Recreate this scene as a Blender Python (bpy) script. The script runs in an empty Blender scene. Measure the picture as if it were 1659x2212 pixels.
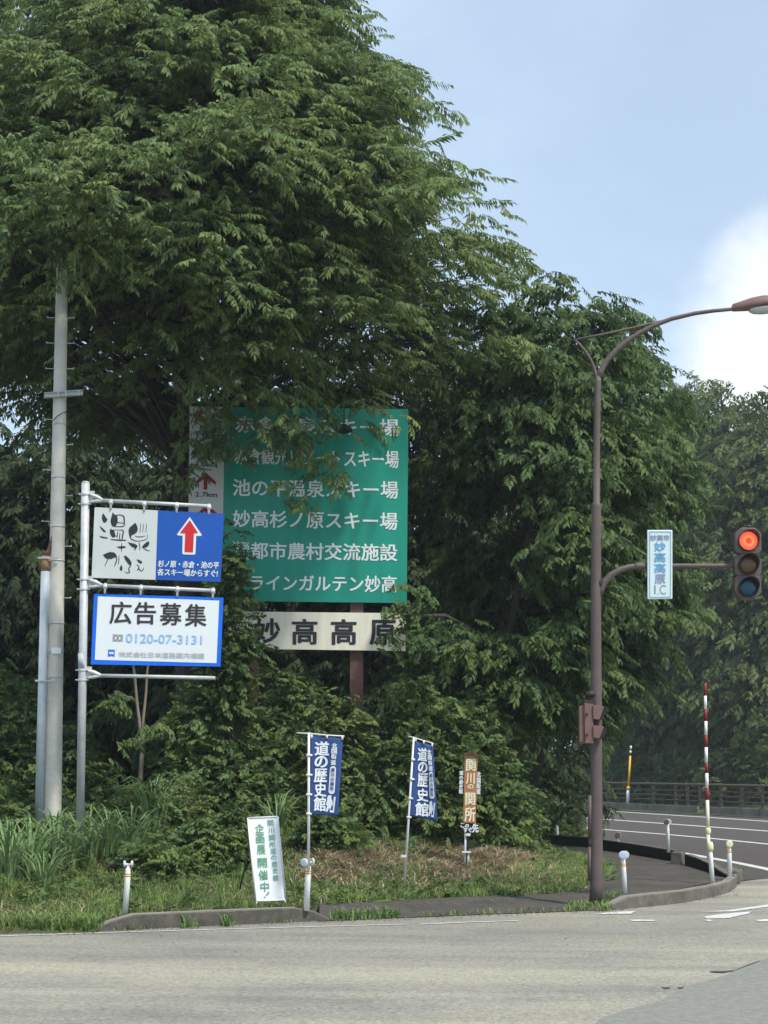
import bpy, math, random
import numpy as np
from mathutils import Vector, Matrix

# ------------------------------------------------------------------ camera, sky, sun, exposure
SC = bpy.context.scene
COL = SC.collection
F, CX, CY, HH = 3000.0, 829.5, 1106.0, 2212.0        # working units: the photograph shown 1659 x 2212
PITCH, ROLL = math.radians(2.5), math.radians(0.57)
SHIFT = (1668.0 - CY - F * math.tan(PITCH)) / HH
CAMZ = 2.2
FW = Vector((0, math.cos(PITCH), math.sin(PITCH)))
U0 = Vector((0, -math.sin(PITCH), math.cos(PITCH)))
R0 = Vector((1, 0, 0))
RT = R0 * math.cos(ROLL) + U0 * math.sin(ROLL)
UP = U0 * math.cos(ROLL) - R0 * math.sin(ROLL)
cam = bpy.data.cameras.new('camera')
camo = bpy.data.objects.new('camera', cam); COL.objects.link(camo)
cam.sensor_fit = 'VERTICAL'; cam.sensor_height = 36.0; cam.lens = 36.0 * F / HH
cam.shift_y = SHIFT
cam.clip_start = 0.1; cam.clip_end = 3000
camo.matrix_world = Matrix(((RT.x, UP.x, -FW.x, 0), (RT.y, UP.y, -FW.y, 0), (RT.z, UP.z, -FW.z, CAMZ), (0, 0, 0, 1)))
SC.camera = camo

SUN_EL, SUN_AZ = math.radians(58), math.radians(135)    # azimuth clockwise from +Y: from the right, a little behind the camera
SUNDIR = Vector((math.sin(SUN_AZ) * math.cos(SUN_EL), math.cos(SUN_AZ) * math.cos(SUN_EL), math.sin(SUN_EL)))
sun = bpy.data.lights.new('sun', 'SUN'); sun.energy = 2.8; sun.angle = math.radians(5.0); sun.color = (1, 0.955, 0.88)
suno = bpy.data.objects.new('sun', sun); COL.objects.link(suno)
suno.rotation_euler = SUNDIR.to_track_quat('Z', 'Y').to_euler()

SC.view_settings.view_transform = 'Standard'; SC.view_settings.look = 'None'
SC.view_settings.gamma = 1.0; SC.view_settings.exposure = 0.63
SC.cycles.use_denoising = True
SC.cycles.max_bounces = 6; SC.cycles.diffuse_bounces = 3; SC.cycles.glossy_bounces = 2
SC.cycles.transmission_bounces = 3; SC.cycles.transparent_max_bounces = 4

def ray(px, py):
    return FW * F + RT * (px - CX) + UP * (CY - py + SHIFT * HH)
def W(px, py, Y):
    d = ray(px, py); t = Y / d.y
    return Vector((d.x * t, Y, CAMZ + d.z * t))
def G(px, py, z=0.0):
    d = ray(px, py); t = (z - CAMZ) / d.z
    return Vector((d.x * t, d.y * t, z))

def build_world():
    w = bpy.data.worlds.new('World'); SC.world = w; w.use_nodes = True
    nt = w.node_tree; N = nt.nodes; L = nt.links
    for n in list(N): N.remove(n)
    out = N.new('ShaderNodeOutputWorld'); bg = N.new('ShaderNodeBackground')
    sky = N.new('ShaderNodeTexSky'); sky.sky_type = 'NISHITA'; sky.sun_disc = False
    sky.sun_elevation = SUN_EL; sky.sun_rotation = SUN_AZ
    sky.air_density = 1.0; sky.dust_density = 1.2; sky.ozone_density = 1.0; sky.altitude = 500
    bg.inputs['Strength'].default_value = 0.105
    tc = N.new('ShaderNodeTexCoord')
    def noise(scale, detail, rough, dist=0.0, vec=None):
        n = N.new('ShaderNodeTexNoise'); n.inputs['Scale'].default_value = scale
        n.inputs['Detail'].default_value = detail; n.inputs['Roughness'].default_value = rough
        n.inputs['Distortion'].default_value = dist
        L.new(vec or tc.outputs['Generated'], n.inputs['Vector']); return n.outputs['Fac']
    def ramp(src, a, b):
        m = N.new('ShaderNodeMapRange'); m.interpolation_type = 'SMOOTHSTEP'
        m.inputs['From Min'].default_value = a; m.inputs['From Max'].default_value = b
        L.new(src, m.inputs['Value']); return m.outputs['Result']
    def math_(op, a, b):
        m = N.new('ShaderNodeMath'); m.operation = op
        for i, v in enumerate((a, b)):
            if isinstance(v, (int, float)): m.inputs[i].default_value = v
            else: L.new(v, m.inputs[i])
        return m.outputs[0]
    def mix(fac, a, b):
        m = N.new('ShaderNodeMix'); m.data_type = 'RGBA'
        if isinstance(fac, (int, float)): m.inputs[0].default_value = fac
        else: L.new(fac, m.inputs[0])
        for i, v in ((6, a), (7, b)):
            if isinstance(v, tuple): m.inputs[i].default_value = v
            else: L.new(v, m.inputs[i])
        return m.outputs[2]
    # thin high veil over the whole sky
    mp = N.new('ShaderNodeMapping'); mp.inputs['Scale'].default_value = (1.0, 1.0, 1.7); mp.inputs['Rotation'].default_value = (0, 0.5, 0); L.new(tc.outputs['Generated'], mp.inputs['Vector'])
    veil = ramp(noise(2.2, 5, 0.55, 0.6, mp.outputs['Vector']), 0.35, 0.72)
    veil = math_('ADD', math_('MULTIPLY', veil, 0.26), 0.54)
    c = mix(veil, sky.outputs['Color'], (4.75, 5.95, 7.25, 1))
    # one cumulus low on the right
    cd = ray(1735, 745).normalized()
    sub = N.new('ShaderNodeVectorMath'); sub.operation = 'SUBTRACT'; L.new(tc.outputs['Generated'], sub.inputs[0]); sub.inputs[1].default_value = cd
    ln = N.new('ShaderNodeVectorMath'); ln.operation = 'LENGTH'; L.new(sub.outputs[0], ln.inputs[0])
    d = math_('ADD', ln.outputs['Value'], math_('MULTIPLY', math_('SUBTRACT', noise(14, 7, 0.6), 0.5), 0.065))
    cum = math_('SUBTRACT', 1.0, ramp(d, 0.056, 0.098))
    tex = ramp(noise(9, 5, 0.55), 0.3, 0.75)
    cum = math_('MULTIPLY', cum, math_('ADD', 0.70, math_('MULTIPLY', tex, 0.28)))
    c = mix(cum, c, (6.9, 7.2, 7.6, 1))
    L.new(c, bg.inputs['Color']); L.new(bg.outputs[0], out.inputs['Surface'])
build_world()

# ------------------------------------------------------------------ materials
def lin(r, g, b):
    f = lambda v: (v / 255 / 12.92) if v / 255 <= 0.04045 else ((v / 255 + 0.055) / 1.055) ** 2.4
    return (f(r), f(g), f(b), 1)
def mat(name, col, rough=0.6, var=0.0, scale=6.0, bump=0.0, bscale=40.0, metal=0.0, dirt=None, dscale=2.0, damt=0.5, spec=0.35, stretch=None):
    m = bpy.data.materials.new(name); m.use_nodes = True
    nt = m.node_tree; N = nt.nodes; L = nt.links; p = N['Principled BSDF']
    if len(col) == 3: col = (*col, 1)
    p.inputs['Roughness'].default_value = rough; p.inputs['Metallic'].default_value = metal
    p.inputs['Specular IOR Level'].default_value = spec
    p.inputs['Base Color'].default_value = col
    tc = N.new('ShaderNodeTexCoord'); vec = tc.outputs['Object']
    if stretch:
        mp = N.new('ShaderNodeMapping'); mp.inputs['Scale'].default_value = stretch; L.new(vec, mp.inputs['Vector']); vec = mp.outputs['Vector']
    cur = None
    if var > 0:
        n = N.new('ShaderNodeTexNoise'); n.inputs['Scale'].default_value = scale; n.inputs['Detail'].default_value = 6; n.inputs['Roughness'].default_value = 0.65
        L.new(vec, n.inputs['Vector'])
        r = N.new('ShaderNodeValToRGB'); r.color_ramp.elements[0].position = 0.3; r.color_ramp.elements[1].position = 0.7
        r.color_ramp.elements[0].color = tuple(max(0, v * (1 - var)) for v in col[:3]) + (1,)
        r.color_ramp.elements[1].color = tuple(min(1, v * (1 + var)) for v in col[:3]) + (1,)
        L.new(n.outputs['Fac'], r.inputs['Fac']); cur = r.outputs['Color']
    if dirt:
        n = N.new('ShaderNodeTexNoise'); n.inputs['Scale'].default_value = dscale; n.inputs['Detail'].default_value = 8; n.inputs['Roughness'].default_value = 0.7
        L.new(vec, n.inputs['Vector'])
        mr = N.new('ShaderNodeMapRange'); mr.inputs['From Min'].default_value = 0.45; mr.inputs['From Max'].default_value = 0.7; mr.inputs['To Max'].default_value = damt
        L.new(n.outputs['Fac'], mr.inputs['Value'])
        mx = N.new('ShaderNodeMix'); mx.data_type = 'RGBA'; L.new(mr.outputs[0], mx.inputs[0])
        if cur: L.new(cur, mx.inputs[6])
        else: mx.inputs[6].default_value = col
        mx.inputs[7].default_value = (*dirt, 1) if len(dirt) == 3 else dirt; cur = mx.outputs[2]
    if cur: L.new(cur, p.inputs['Base Color'])
    if bump > 0:
        n = N.new('ShaderNodeTexNoise'); n.inputs['Scale'].default_value = bscale; n.inputs['Detail'].default_value = 5
        L.new(vec, n.inputs['Vector'])
        b = N.new('ShaderNodeBump'); b.inputs['Strength'].default_value = bump; b.inputs['Distance'].default_value = 0.02
        L.new(n.outputs['Fac'], b.inputs['Height']); L.new(b.outputs[0], p.inputs['Normal'])
    return m
def leaf_mat(name, dark, light, tip, tfac=0.3, nscale=0.5):
    m = bpy.data.materials.new(name); m.use_nodes = True
    nt = m.node_tree; N = nt.nodes; L = nt.links; p = N['Principled BSDF']; out = N['Material Output']
    g = N.new('ShaderNodeNewGeometry'); tc = N.new('ShaderNodeTexCoord')
    r = N.new('ShaderNodeValToRGB'); r.color_ramp.elements[0].color = (*dark, 1); r.color_ramp.elements[1].color = (*light, 1)
    L.new(g.outputs['Random Per Island'], r.inputs['Fac'])
    n = N.new('ShaderNodeTexNoise'); n.inputs['Scale'].default_value = nscale * 1.6; n.inputs['Detail'].default_value = 5
    L.new(tc.outputs['Object'], n.inputs['Vector'])
    mr = N.new('ShaderNodeMapRange'); mr.inputs['From Min'].default_value = 0.45; mr.inputs['From Max'].default_value = 0.72; mr.inputs['To Max'].default_value = 0.75
    L.new(n.outputs['Fac'], mr.inputs['Value'])
    mx = N.new('ShaderNodeMix'); mx.data_type = 'RGBA'; L.new(mr.outputs[0], mx.inputs[0]); L.new(r.outputs['Color'], mx.inputs[6]); mx.inputs[7].default_value = (*tip, 1)
    L.new(mx.outputs[2], p.inputs['Base Color'])
    p.inputs['Roughness'].default_value = 0.6; p.inputs['Specular IOR Level'].default_value = 0.16
    t = N.new('ShaderNodeBsdfTranslucent'); L.new(mx.outputs[2], t.inputs['Color'])
    ms = N.new('ShaderNodeMixShader'); ms.inputs[0].default_value = tfac
    L.new(p.outputs[0], ms.inputs[1]); L.new(t.outputs[0], ms.inputs[2]); L.new(ms.outputs[0], out.inputs['Surface'])
    return m
M = {}
M['white_paint'] = mat('white_paint', (0.86, 0.86, 0.83), 0.45, 0.06, 4, dirt=(0.5, 0.48, 0.42), dscale=5, damt=0.35)
M['sign_white'] = mat('sign_white', (0.60, 0.63, 0.61), 0.4, 0.04, 2, dirt=(0.55, 0.56, 0.52), dscale=1.5, damt=0.3)
M['sign_white_bright'] = mat('sign_white_bright', (0.77, 0.81, 0.82), 0.35, 0.02, 2)
M['arrow_panel'] = mat('arrow_panel', (0.52, 0.53, 0.52), 0.45, 0.06, 2)
M['sign_blue'] = mat('sign_blue', lin(24, 84, 172), 0.4, 0.08, 2)
M['frame_blue'] = mat('frame_blue', lin(20, 105, 225), 0.35, 0.2, 1.2)
M['sign_green'] = mat('sign_green', lin(20, 142, 120), 0.42, 0.10, 0.6, dirt=lin(18, 118, 100), dscale=1.6, damt=0.45, stretch=(2.5, 2.5, 0.22))
M['sign_beige'] = mat('sign_beige', lin(228, 223, 202), 0.5, 0.05, 1.5, dirt=lin(200, 192, 165), dscale=2.5, damt=0.4, stretch=(3, 3, 0.3))
M['sign_back'] = mat('sign_back', (0.4, 0.4, 0.4), 0.5, 0.1)
M['letter_black'] = mat('letter_black', (0.025, 0.025, 0.032), 0.5)
M['letter_brownblack'] = mat('letter_brownblack', (0.045, 0.035, 0.035), 0.5)
M['letter_white'] = mat('letter_white', (0.74, 0.78, 0.76), 0.45)
M['letter_sky'] = mat('letter_sky', lin(150, 196, 236), 0.45)
M['letter_pale'] = mat('letter_pale', lin(200, 198, 198), 0.45)
M['letter_blue'] = mat('letter_blue', lin(110, 165, 205), 0.45, 0.25, 6)
M['letter_lilac'] = mat('letter_lilac', lin(150, 155, 185), 0.45)
M['letter_gray'] = mat('letter_gray', lin(140, 148, 152), 0.45)
M['letter_green'] = mat('letter_green', lin(105, 165, 130), 0.5, 0.3, 8)
M['letter_teal'] = mat('letter_teal', lin(125, 175, 160), 0.5, 0.25, 8)
M['letter_navy'] = mat('letter_navy', lin(70, 95, 150), 0.5)
M['letter_cream'] = mat('letter_cream', lin(238, 228, 195), 0.5, 0.1, 10)
M['arrow_red'] = mat('arrow_red', lin(205, 40, 48), 0.45)
M['arrow_darkred'] = mat('arrow_darkred', lin(140, 18, 34), 0.45)
M['ic_white'] = mat('ic_white', lin(205, 222, 224), 0.4, 0.05, 3)
M['ic_line'] = mat('ic_line', lin(140, 170, 185), 0.5)
M['galv'] = mat('galvanised_steel', (0.52, 0.54, 0.54), 0.5, 0.14, 6, metal=0.15, dirt=(0.3, 0.3, 0.29), dscale=4, damt=0.5)
M['galv_blue'] = mat('galvanised_pipe', (0.46, 0.51, 0.55), 0.5, 0.1, 5, metal=0.1, dirt=(0.3, 0.31, 0.31), dscale=3, damt=0.4)
M['concrete_pole'] = mat('concrete_pole', (0.60, 0.575, 0.50), 0.85, 0.1, 5, 0.2, 60, dirt=(0.44, 0.42, 0.37), dscale=1.2, damt=0.6)
M['rust'] = mat('rust', (0.33, 0.19, 0.10), 0.8, 0.3, 10)
M['rust_dark'] = mat('rust_dark', (0.10, 0.055, 0.04), 0.8, 0.3, 10)
M['brown_paint'] = mat('brown_paint', lin(98, 86, 82), 0.6, 0.12, 3, dirt=lin(78, 67, 63), dscale=2, damt=0.7)
M['brown_pink'] = mat('brown_pink', lin(118, 90, 83), 0.55, 0.08, 4)
M['brown_dark'] = mat('brown_dark', lin(56, 45, 42), 0.6, 0.1, 4)
M['signal_body'] = mat('signal_body', lin(96, 84, 80), 0.5, 0.08, 5)
M['post_brown'] = mat('post_brown', lin(100, 72, 66), 0.8, 0.3, 12, dirt=lin(70, 52, 46), dscale=5, damt=0.7)
M['black'] = mat('black', (0.012, 0.012, 0.014), 0.6)
M['lamp_glass'] = mat('lamp_glass', (0.55, 0.57, 0.55), 0.25)
M['lens_amber'] = mat('lens_amber', lin(92, 66, 26), 0.25, 0.2, 12, spec=0.5)
M['lens_green'] = mat('lens_green', lin(12, 66, 84), 0.2, 0.2, 12, spec=0.5)
M['flag_blue'] = mat('flag_blue', lin(48, 78, 132), 0.75, 0.14, 5)
M['flag_white'] = mat('flag_white', (0.74, 0.77, 0.80), 0.8)
M['pole_white'] = mat('pole_white', (0.68, 0.68, 0.66), 0.45, 0.05, 8)
M['band_orange'] = mat('band_orange', lin(214, 160, 82), 0.5, 0.1, 20)
M['band_yellow'] = mat('band_yellow', lin(226, 172, 62), 0.5)
M['pale_yellow'] = mat('pale_yellow', lin(214, 214, 168), 0.45, 0.08, 10)
M['cream_paint'] = mat('cream_paint', lin(226, 222, 196), 0.45, 0.06, 8)
M['reflector'] = mat('reflector', lin(186, 200, 222), 0.25, 0.1, 30)
M['reflector_amber'] = mat('reflector_amber', lin(196, 160, 130), 0.35)
M['reflector_brown'] = mat('reflector_brown', lin(112, 92, 76), 0.5)
M['pole_red'] = mat('pole_red', lin(132, 38, 38), 0.5, 0.1, 12)
M['board_orange'] = mat('board_orange', lin(176, 122, 78), 0.6, 0.14, 14, stretch=(6, 6, 0.6))
M['aboard_white'] = mat('aboard_white', (0.90, 0.92, 0.91), 0.4, 0.02, 4, dirt=(0.66, 0.66, 0.64), dscale=4, damt=0.25)
M['aboard_leg'] = mat('aboard_leg', (0.08, 0.09, 0.09), 0.5)
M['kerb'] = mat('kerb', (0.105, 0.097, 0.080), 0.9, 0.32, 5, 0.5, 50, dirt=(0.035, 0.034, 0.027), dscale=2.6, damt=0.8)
M['kerb_lit_top'] = mat('kerb_lit_top', (0.25, 0.235, 0.195), 0.9, 0.25, 6, 0.4, 50, dirt=(0.14, 0.13, 0.10), dscale=3, damt=0.7)  # paler than the kerb face: skylight on the top put into the colour
M['crack'] = mat('road_crack', (0.075, 0.07, 0.062), 0.9, 0.3, 12)
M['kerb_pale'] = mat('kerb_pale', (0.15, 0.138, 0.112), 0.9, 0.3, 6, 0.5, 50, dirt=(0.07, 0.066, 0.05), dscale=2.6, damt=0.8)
M['wall_dark_shade'] = mat('wall_dark_shade', (0.02, 0.017, 0.015), 0.95, 0.4, 6, 0.4, 40)  # dark concrete with the shade on the wall's face painted into the colour
M['parapet'] = mat('parapet', (0.20, 0.185, 0.16), 0.9, 0.25, 1.5, 0.3, 20, dirt=(0.10, 0.09, 0.07), dscale=0.8, damt=0.7)
M['rail_brown'] = mat('rail_brown', lin(86, 74, 67), 0.6, 0.1, 3)
M['marking'] = mat('road_marking', (0.62, 0.62, 0.59), 0.7, 0.12, 6, dirt=(0.3, 0.29, 0.26), dscale=5, damt=0.7)
M['side_road'] = mat('side_road_asphalt', (0.076, 0.063, 0.055), 0.9, 0.12, 1.5, 0.3, 60)
M['sidewalk'] = mat('sidewalk_asphalt', (0.066, 0.060, 0.051), 0.95, 0.3, 7, 0.5, 70, dirt=(0.115, 0.10, 0.08), dscale=1.2, damt=0.7)
M['bark'] = mat('bark', (0.055, 0.046, 0.038), 0.95, 0.35, 4, 0.8, 14, stretch=(1, 1, 0.3))
M['bark_pale'] = mat('bark_pale', (0.24, 0.20, 0.155), 0.95, 0.3, 5, 0.6, 20, stretch=(1, 1, 0.3))
M['earth'] = mat('earth', (0.07, 0.075, 0.036), 1.0, 0.5, 1.6, 0.6, 12, dirt=(0.05, 0.095, 0.025), dscale=0.9, damt=0.8)
M['plain'] = mat('plain_ground', (0.06, 0.08, 0.03), 1.0, 0.4, 0.3)
M['house_pink'] = mat('house_wall', lin(196, 150, 140), 0.8, 0.1, 2)
M['house_roof'] = mat('house_roof', lin(110, 70, 64), 0.8, 0.15, 3)
M['glass_dark'] = mat('glass_dark', (0.03, 0.035, 0.04), 0.1)
M['leaf_big'] = leaf_mat('leaf_big', (0.090, 0.135, 0.049), (0.184, 0.266, 0.092), (0.252, 0.306, 0.097), 0.36, 0.45)
M['leaf_mid'] = leaf_mat('leaf_mid', (0.049, 0.085, 0.033), (0.108, 0.174, 0.061), (0.164, 0.230, 0.067), 0.34, 0.6)
M['leaf_far'] = leaf_mat('leaf_far', (0.068, 0.104, 0.037), (0.124, 0.176, 0.059), (0.216, 0.248, 0.068), 0.32, 0.18)
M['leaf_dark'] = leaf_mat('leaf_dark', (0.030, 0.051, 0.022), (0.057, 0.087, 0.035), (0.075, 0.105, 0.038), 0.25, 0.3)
M['leaf_shrub'] = leaf_mat('leaf_shrub', (0.066, 0.111, 0.040), (0.139, 0.214, 0.074), (0.210, 0.277, 0.076), 0.32, 0.8)
M['leaf_bright'] = leaf_mat('leaf_bright', (0.095, 0.14, 0.052), (0.18, 0.245, 0.085), (0.25, 0.29, 0.095), 0.3, 1.0)
M['grass'] = leaf_mat('grass_blades', (0.105, 0.19, 0.05), (0.2, 0.3, 0.085), (0.28, 0.33, 0.1), 0.25, 0.9)
M['tall_grass'] = leaf_mat('tall_grass_blades', (0.12, 0.2, 0.075), (0.23, 0.34, 0.145), (0.27, 0.36, 0.14), 0.25, 0.9)
M['straw'] = leaf_mat('straw', (0.33, 0.265, 0.165), (0.58, 0.48, 0.33), (0.42, 0.33, 0.21), 0.15, 1.2)

def red_lens():
    m = bpy.data.materials.new('lens_red_lit'); m.use_nodes = True
    nt = m.node_tree; N = nt.nodes; L = nt.links; p = N['Principled BSDF']
    tc = N.new('ShaderNodeTexCoord'); ln = N.new('ShaderNodeVectorMath'); ln.operation = 'LENGTH'
    sb = N.new('ShaderNodeVectorMath'); sb.operation = 'SUBTRACT'; L.new(tc.outputs['Generated'], sb.inputs[0]); sb.inputs[1].default_value = (0.5, 0.5, 0.5)
    mu = N.new('ShaderNodeVectorMath'); mu.operation = 'MULTIPLY'; L.new(sb.outputs[0], mu.inputs[0]); mu.inputs[1].default_value = (1, 0, 1)
    L.new(mu.outputs[0], ln.inputs[0])
    r = N.new('ShaderNodeValToRGB'); e = r.color_ramp.elements
    e[0].position = 0.05; e[0].color = (0.9, 0.03, 0.02, 1); e[1].position = 0.5; e[1].color = (0.95, 0.07, 0.06, 1)
    k = e.new(0.14); k.color = (0.9, 0.04, 0.02, 1); k = e.new(0.22); k.color = (1.0, 0.30, 0.06, 1); k = e.new(0.32); k.color = (1.0, 0.15, 0.06, 1)
    L.new(ln.outputs['Value'], r.inputs['Fac']); L.new(r.outputs['Color'], p.inputs['Emission Color'])
    p.inputs['Emission Strength'].default_value = 0.85; p.inputs['Base Color'].default_value = (0.25, 0.01, 0.01, 1); p.inputs['Roughness'].default_value = 0.3
    return m
M['lens_red'] = red_lens()

def road_mat():
    m = bpy.data.materials.new('main_road_asphalt'); m.use_nodes = True
    nt = m.node_tree; N = nt.nodes; L = nt.links; p = N['Principled BSDF']; p.inputs['Roughness'].default_value = 0.9
    p.inputs['Specular IOR Level'].default_value = 0.25
    tc = N.new('ShaderNodeTexCoord')
    def mapping(s, rz=0.0):
        mp = N.new('ShaderNodeMapping'); mp.inputs['Scale'].default_value = s; mp.inputs['Rotation'].default_value = (0, 0, rz)
        L.new(tc.outputs['Object'], mp.inputs['Vector']); return mp.outputs['Vector']
    def noise(v, s, d=4, r=0.6):
        n = N.new('ShaderNodeTexNoise'); n.inputs['Scale'].default_value = s; n.inputs['Detail'].default_value = d; n.inputs['Roughness'].default_value = r
        L.new(v, n.inputs['Vector']); return n.outputs['Fac']
    def ramp(src, stops):
        r = N.new('ShaderNodeValToRGB'); e = r.color_ramp.elements
        e[0].position, e[0].color = stops[0][0], (*stops[0][1], 1); e[1].position, e[1].color = stops[-1][0], (*stops[-1][1], 1)
        for q, c in stops[1:-1]:
            k = e.new(q); k.color = (*c, 1)
        L.new(src, r.inputs['Fac']); return r.outputs['Color']
    def mix(mode, f, a, b):
        x = N.new('ShaderNodeMix'); x.data_type = 'RGBA'; x.blend_type = mode
        if isinstance(f, float): x.inputs[0].default_value = f
        else: L.new(f, x.inputs[0])
        for i, v in ((6, a), (7, b)):
            if isinstance(v, tuple): x.inputs[i].default_value = v
            else: L.new(v, x.inputs[i])
        return x.outputs[2]
    ang = -0.11
    bands = ramp(noise(mapping((0.05, 0.75, 1), ang), 1.0, 4, 0.5), [(0.32, (0.218, 0.210, 0.182)), (0.5, (0.282, 0.269, 0.224)), (0.66, (0.355, 0.334, 0.266))])
    patch = ramp(noise(mapping((0.4, 0.9, 1)), 0.7, 5, 0.65), [(0.32, (0.76, 0.76, 0.79)), (0.5, (0.98, 0.98, 0.97)), (0.68, (1.10, 1.08, 1.01))])
    c = mix('MULTIPLY', 1.0, bands, patch)
    v = N.new('ShaderNodeTexVoronoi'); v.inputs['Scale'].default_value = 38.0; L.new(tc.outputs['Object'], v.inputs['Vector'])
    sp = ramp(v.outputs['Color'], [(0.0, (0.55, 0.55, 0.57)), (0.45, (0.98, 0.98, 0.98)), (1.0, (1.32, 1.31, 1.27))])
    c = mix('MULTIPLY', 0.62, c, sp)
    sp2 = ramp(noise(tc.outputs['Object'], 14.0, 6, 0.75), [(0.32, (0.62, 0.62, 0.63)), (0.5, (1, 1, 1)), (0.68, (1.22, 1.21, 1.17))])
    c = mix('MULTIPLY', 0.7, c, sp2)
    sp3 = ramp(noise(tc.outputs['Object'], 5.0, 8, 0.8), [(0.30, (0.70, 0.70, 0.72)), (0.48, (1, 1, 1)), (0.72, (1.12, 1.11, 1.08))])
    c = mix('MULTIPLY', 0.42, c, sp3)
    L.new(c, p.inputs['Base Color'])
    b = N.new('ShaderNodeBump'); b.inputs['Strength'].default_value = 0.5; b.inputs['Distance'].default_value = 0.01
    L.new(v.outputs['Distance'], b.inputs['Height']); L.new(b.outputs[0], p.inputs['Normal'])
    return m
M['main_road'] = road_mat()
M['grey_road'] = mat('grey_road_asphalt', (0.228, 0.226, 0.192), 0.9, 0.2, 9, 0.5, 60, dirt=(0.175, 0.172, 0.148), dscale=16, damt=0.7)

# ------------------------------------------------------------------ mesh helpers
class MB:
    def __init__(s): s.v = []; s.f = []; s.sm = []
    def add(s, vs, fs, smooth=False):
        o = len(s.v); s.v += [tuple(v) for v in vs]; s.f += [tuple(i + o for i in f) for f in fs]; s.sm += [smooth] * len(fs)
        return s
    def box(s, c, size, R=None):
        hx, hy, hz = (k / 2 for k in size); vs = []
        for x in (-hx, hx):
            for y in (-hy, hy):
                for z in (-hz, hz):
                    q = Vector((x, y, z)); q = R @ q if R else q
                    vs.append(q + Vector(c))
        return s.add(vs, [(0, 1, 3, 2), (4, 6, 7, 5), (0, 4, 5, 1), (2, 3, 7, 6), (0, 2, 6, 4), (1, 5, 7, 3)])
    def tube(s, pts, rad, n=12, cap=True):
        pts = [Vector(p) for p in pts]
        if not hasattr(rad, '__len__'): rad = [rad] * len(pts)
        vs = []; fs = []; ref = None
        for i, p in enumerate(pts):
            t = (pts[min(i + 1, len(pts) - 1)] - pts[max(i - 1, 0)]).normalized()
            if ref is None:
                ref = Vector((1, 0, 0)) if abs(t.x) < 0.9 else Vector((0, 1, 0))
            a = (ref - t * ref.dot(t)).normalized(); b = t.cross(a); ref = a
            for k in range(n):
                w = 2 * math.pi * k / n
                vs.append(p + (a * math.cos(w) + b * math.sin(w)) * rad[i])
        for i in range(len(pts) - 1):
            for k in range(n):
                k2 = (k + 1) % n
                fs.append((i * n + k, i * n + k2, (i + 1) * n + k2, (i + 1) * n + k))
        s.add(vs, fs, True)
        if cap:
            o = len(s.v) - len(vs)
            s.f.append(tuple(o + k for k in range(n))[::-1]); s.f.append(tuple(o + (len(pts) - 1) * n + k for k in range(n))); s.sm += [False, False]
        return s
    def disc(s, c, axis, r, th, n=20, dome=0.0):
        c = Vector(c); ax = Vector(axis).normalized()
        if dome <= 0: return s.tube([c - ax * th / 2, c + ax * th / 2], r, n)
        pts = [c - ax * th / 2, c + ax * th / 2]; rr = [r, r]
        for q in (0.3, 0.6, 0.85, 0.98):
            pts.append(c + ax * (th / 2 + dome * math.sin(q * math.pi / 2))); rr.append(r * math.cos(q * math.pi / 2))
        return s.tube(pts, rr, n)
    def sweep(s, pts, prof, closed=True):
        """profile (offset to the right of travel, height) swept along a ground path; prof may be a list per point"""
        pts = [Vector(p) for p in pts]; n = len(prof[0]) if isinstance(prof[0][0], (tuple, list)) else len(prof); vs = []; fs = []
        for i, p in enumerate(pts):
            t = (pts[min(i + 1, len(pts) - 1)] - pts[max(i - 1, 0)]); t.z = 0; t.normalize(); nrm = Vector((t.y, -t.x, 0))
            pr = prof[i] if isinstance(prof[0][0], (tuple, list)) else prof
            for o, h in pr: vs.append(p + nrm * o + Vector((0, 0, h)))
        for i in range(len(pts) - 1):
            for k in range(n if closed else n - 1):
                k2 = (k + 1) % n
                fs.append((i * n + k, i * n + k2, (i + 1) * n + k2, (i + 1) * n + k))
        fs.append(tuple(range(n))[::-1]); fs.append(tuple((len(pts) - 1) * n + k for k in range(n)))
        return s.add(vs, fs)
    def prism(s, poly, off):
        """a flat outline of world points given thickness along off"""
        n = len(poly); poly = [Vector(p) for p in poly]; off = Vector(off)
        return s.add(poly + [p + off for p in poly], [tuple(range(n)), tuple(range(n, 2 * n))[::-1]] + [(k, n + k, n + (k + 1) % n, (k + 1) % n) for k in range(n)])
    def build(s, name, m, parent=None, bevel=0.0):
        root = parent
        while root is not None and root.parent is not None: root = root.parent
        o = Vector(root.location) if root is not None else Vector((0, 0, 0))
        me = bpy.data.meshes.new(name); me.from_pydata([(v[0] - o.x, v[1] - o.y, v[2] - o.z) for v in s.v], [], s.f)
        me.polygons.foreach_set('use_smooth', s.sm); me.materials.append(m); me.update()
        ob = bpy.data.objects.new(name, me); COL.objects.link(ob)
        if parent is not None: ob.parent = parent
        if bevel > 0:
            b = ob.modifiers.new('bevel', 'BEVEL'); b.width = bevel; b.segments = 2; b.limit_method = 'ANGLE'
        return ob
def tag(o, label, cat, group=None):
    o['label'] = label; o['category'] = cat
    if group: o['group'] = group
    return o
def thing(name, label, cat, loc, group=None):
    o = bpy.data.objects.new(name, None); COL.objects.link(o); o.location = loc; o.empty_display_size = 0.3
    return tag(o, label, cat, group)
def structure(o): o['kind'] = 'structure'; return o
def stuff(o): o['kind'] = 'stuff'; return o
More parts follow.
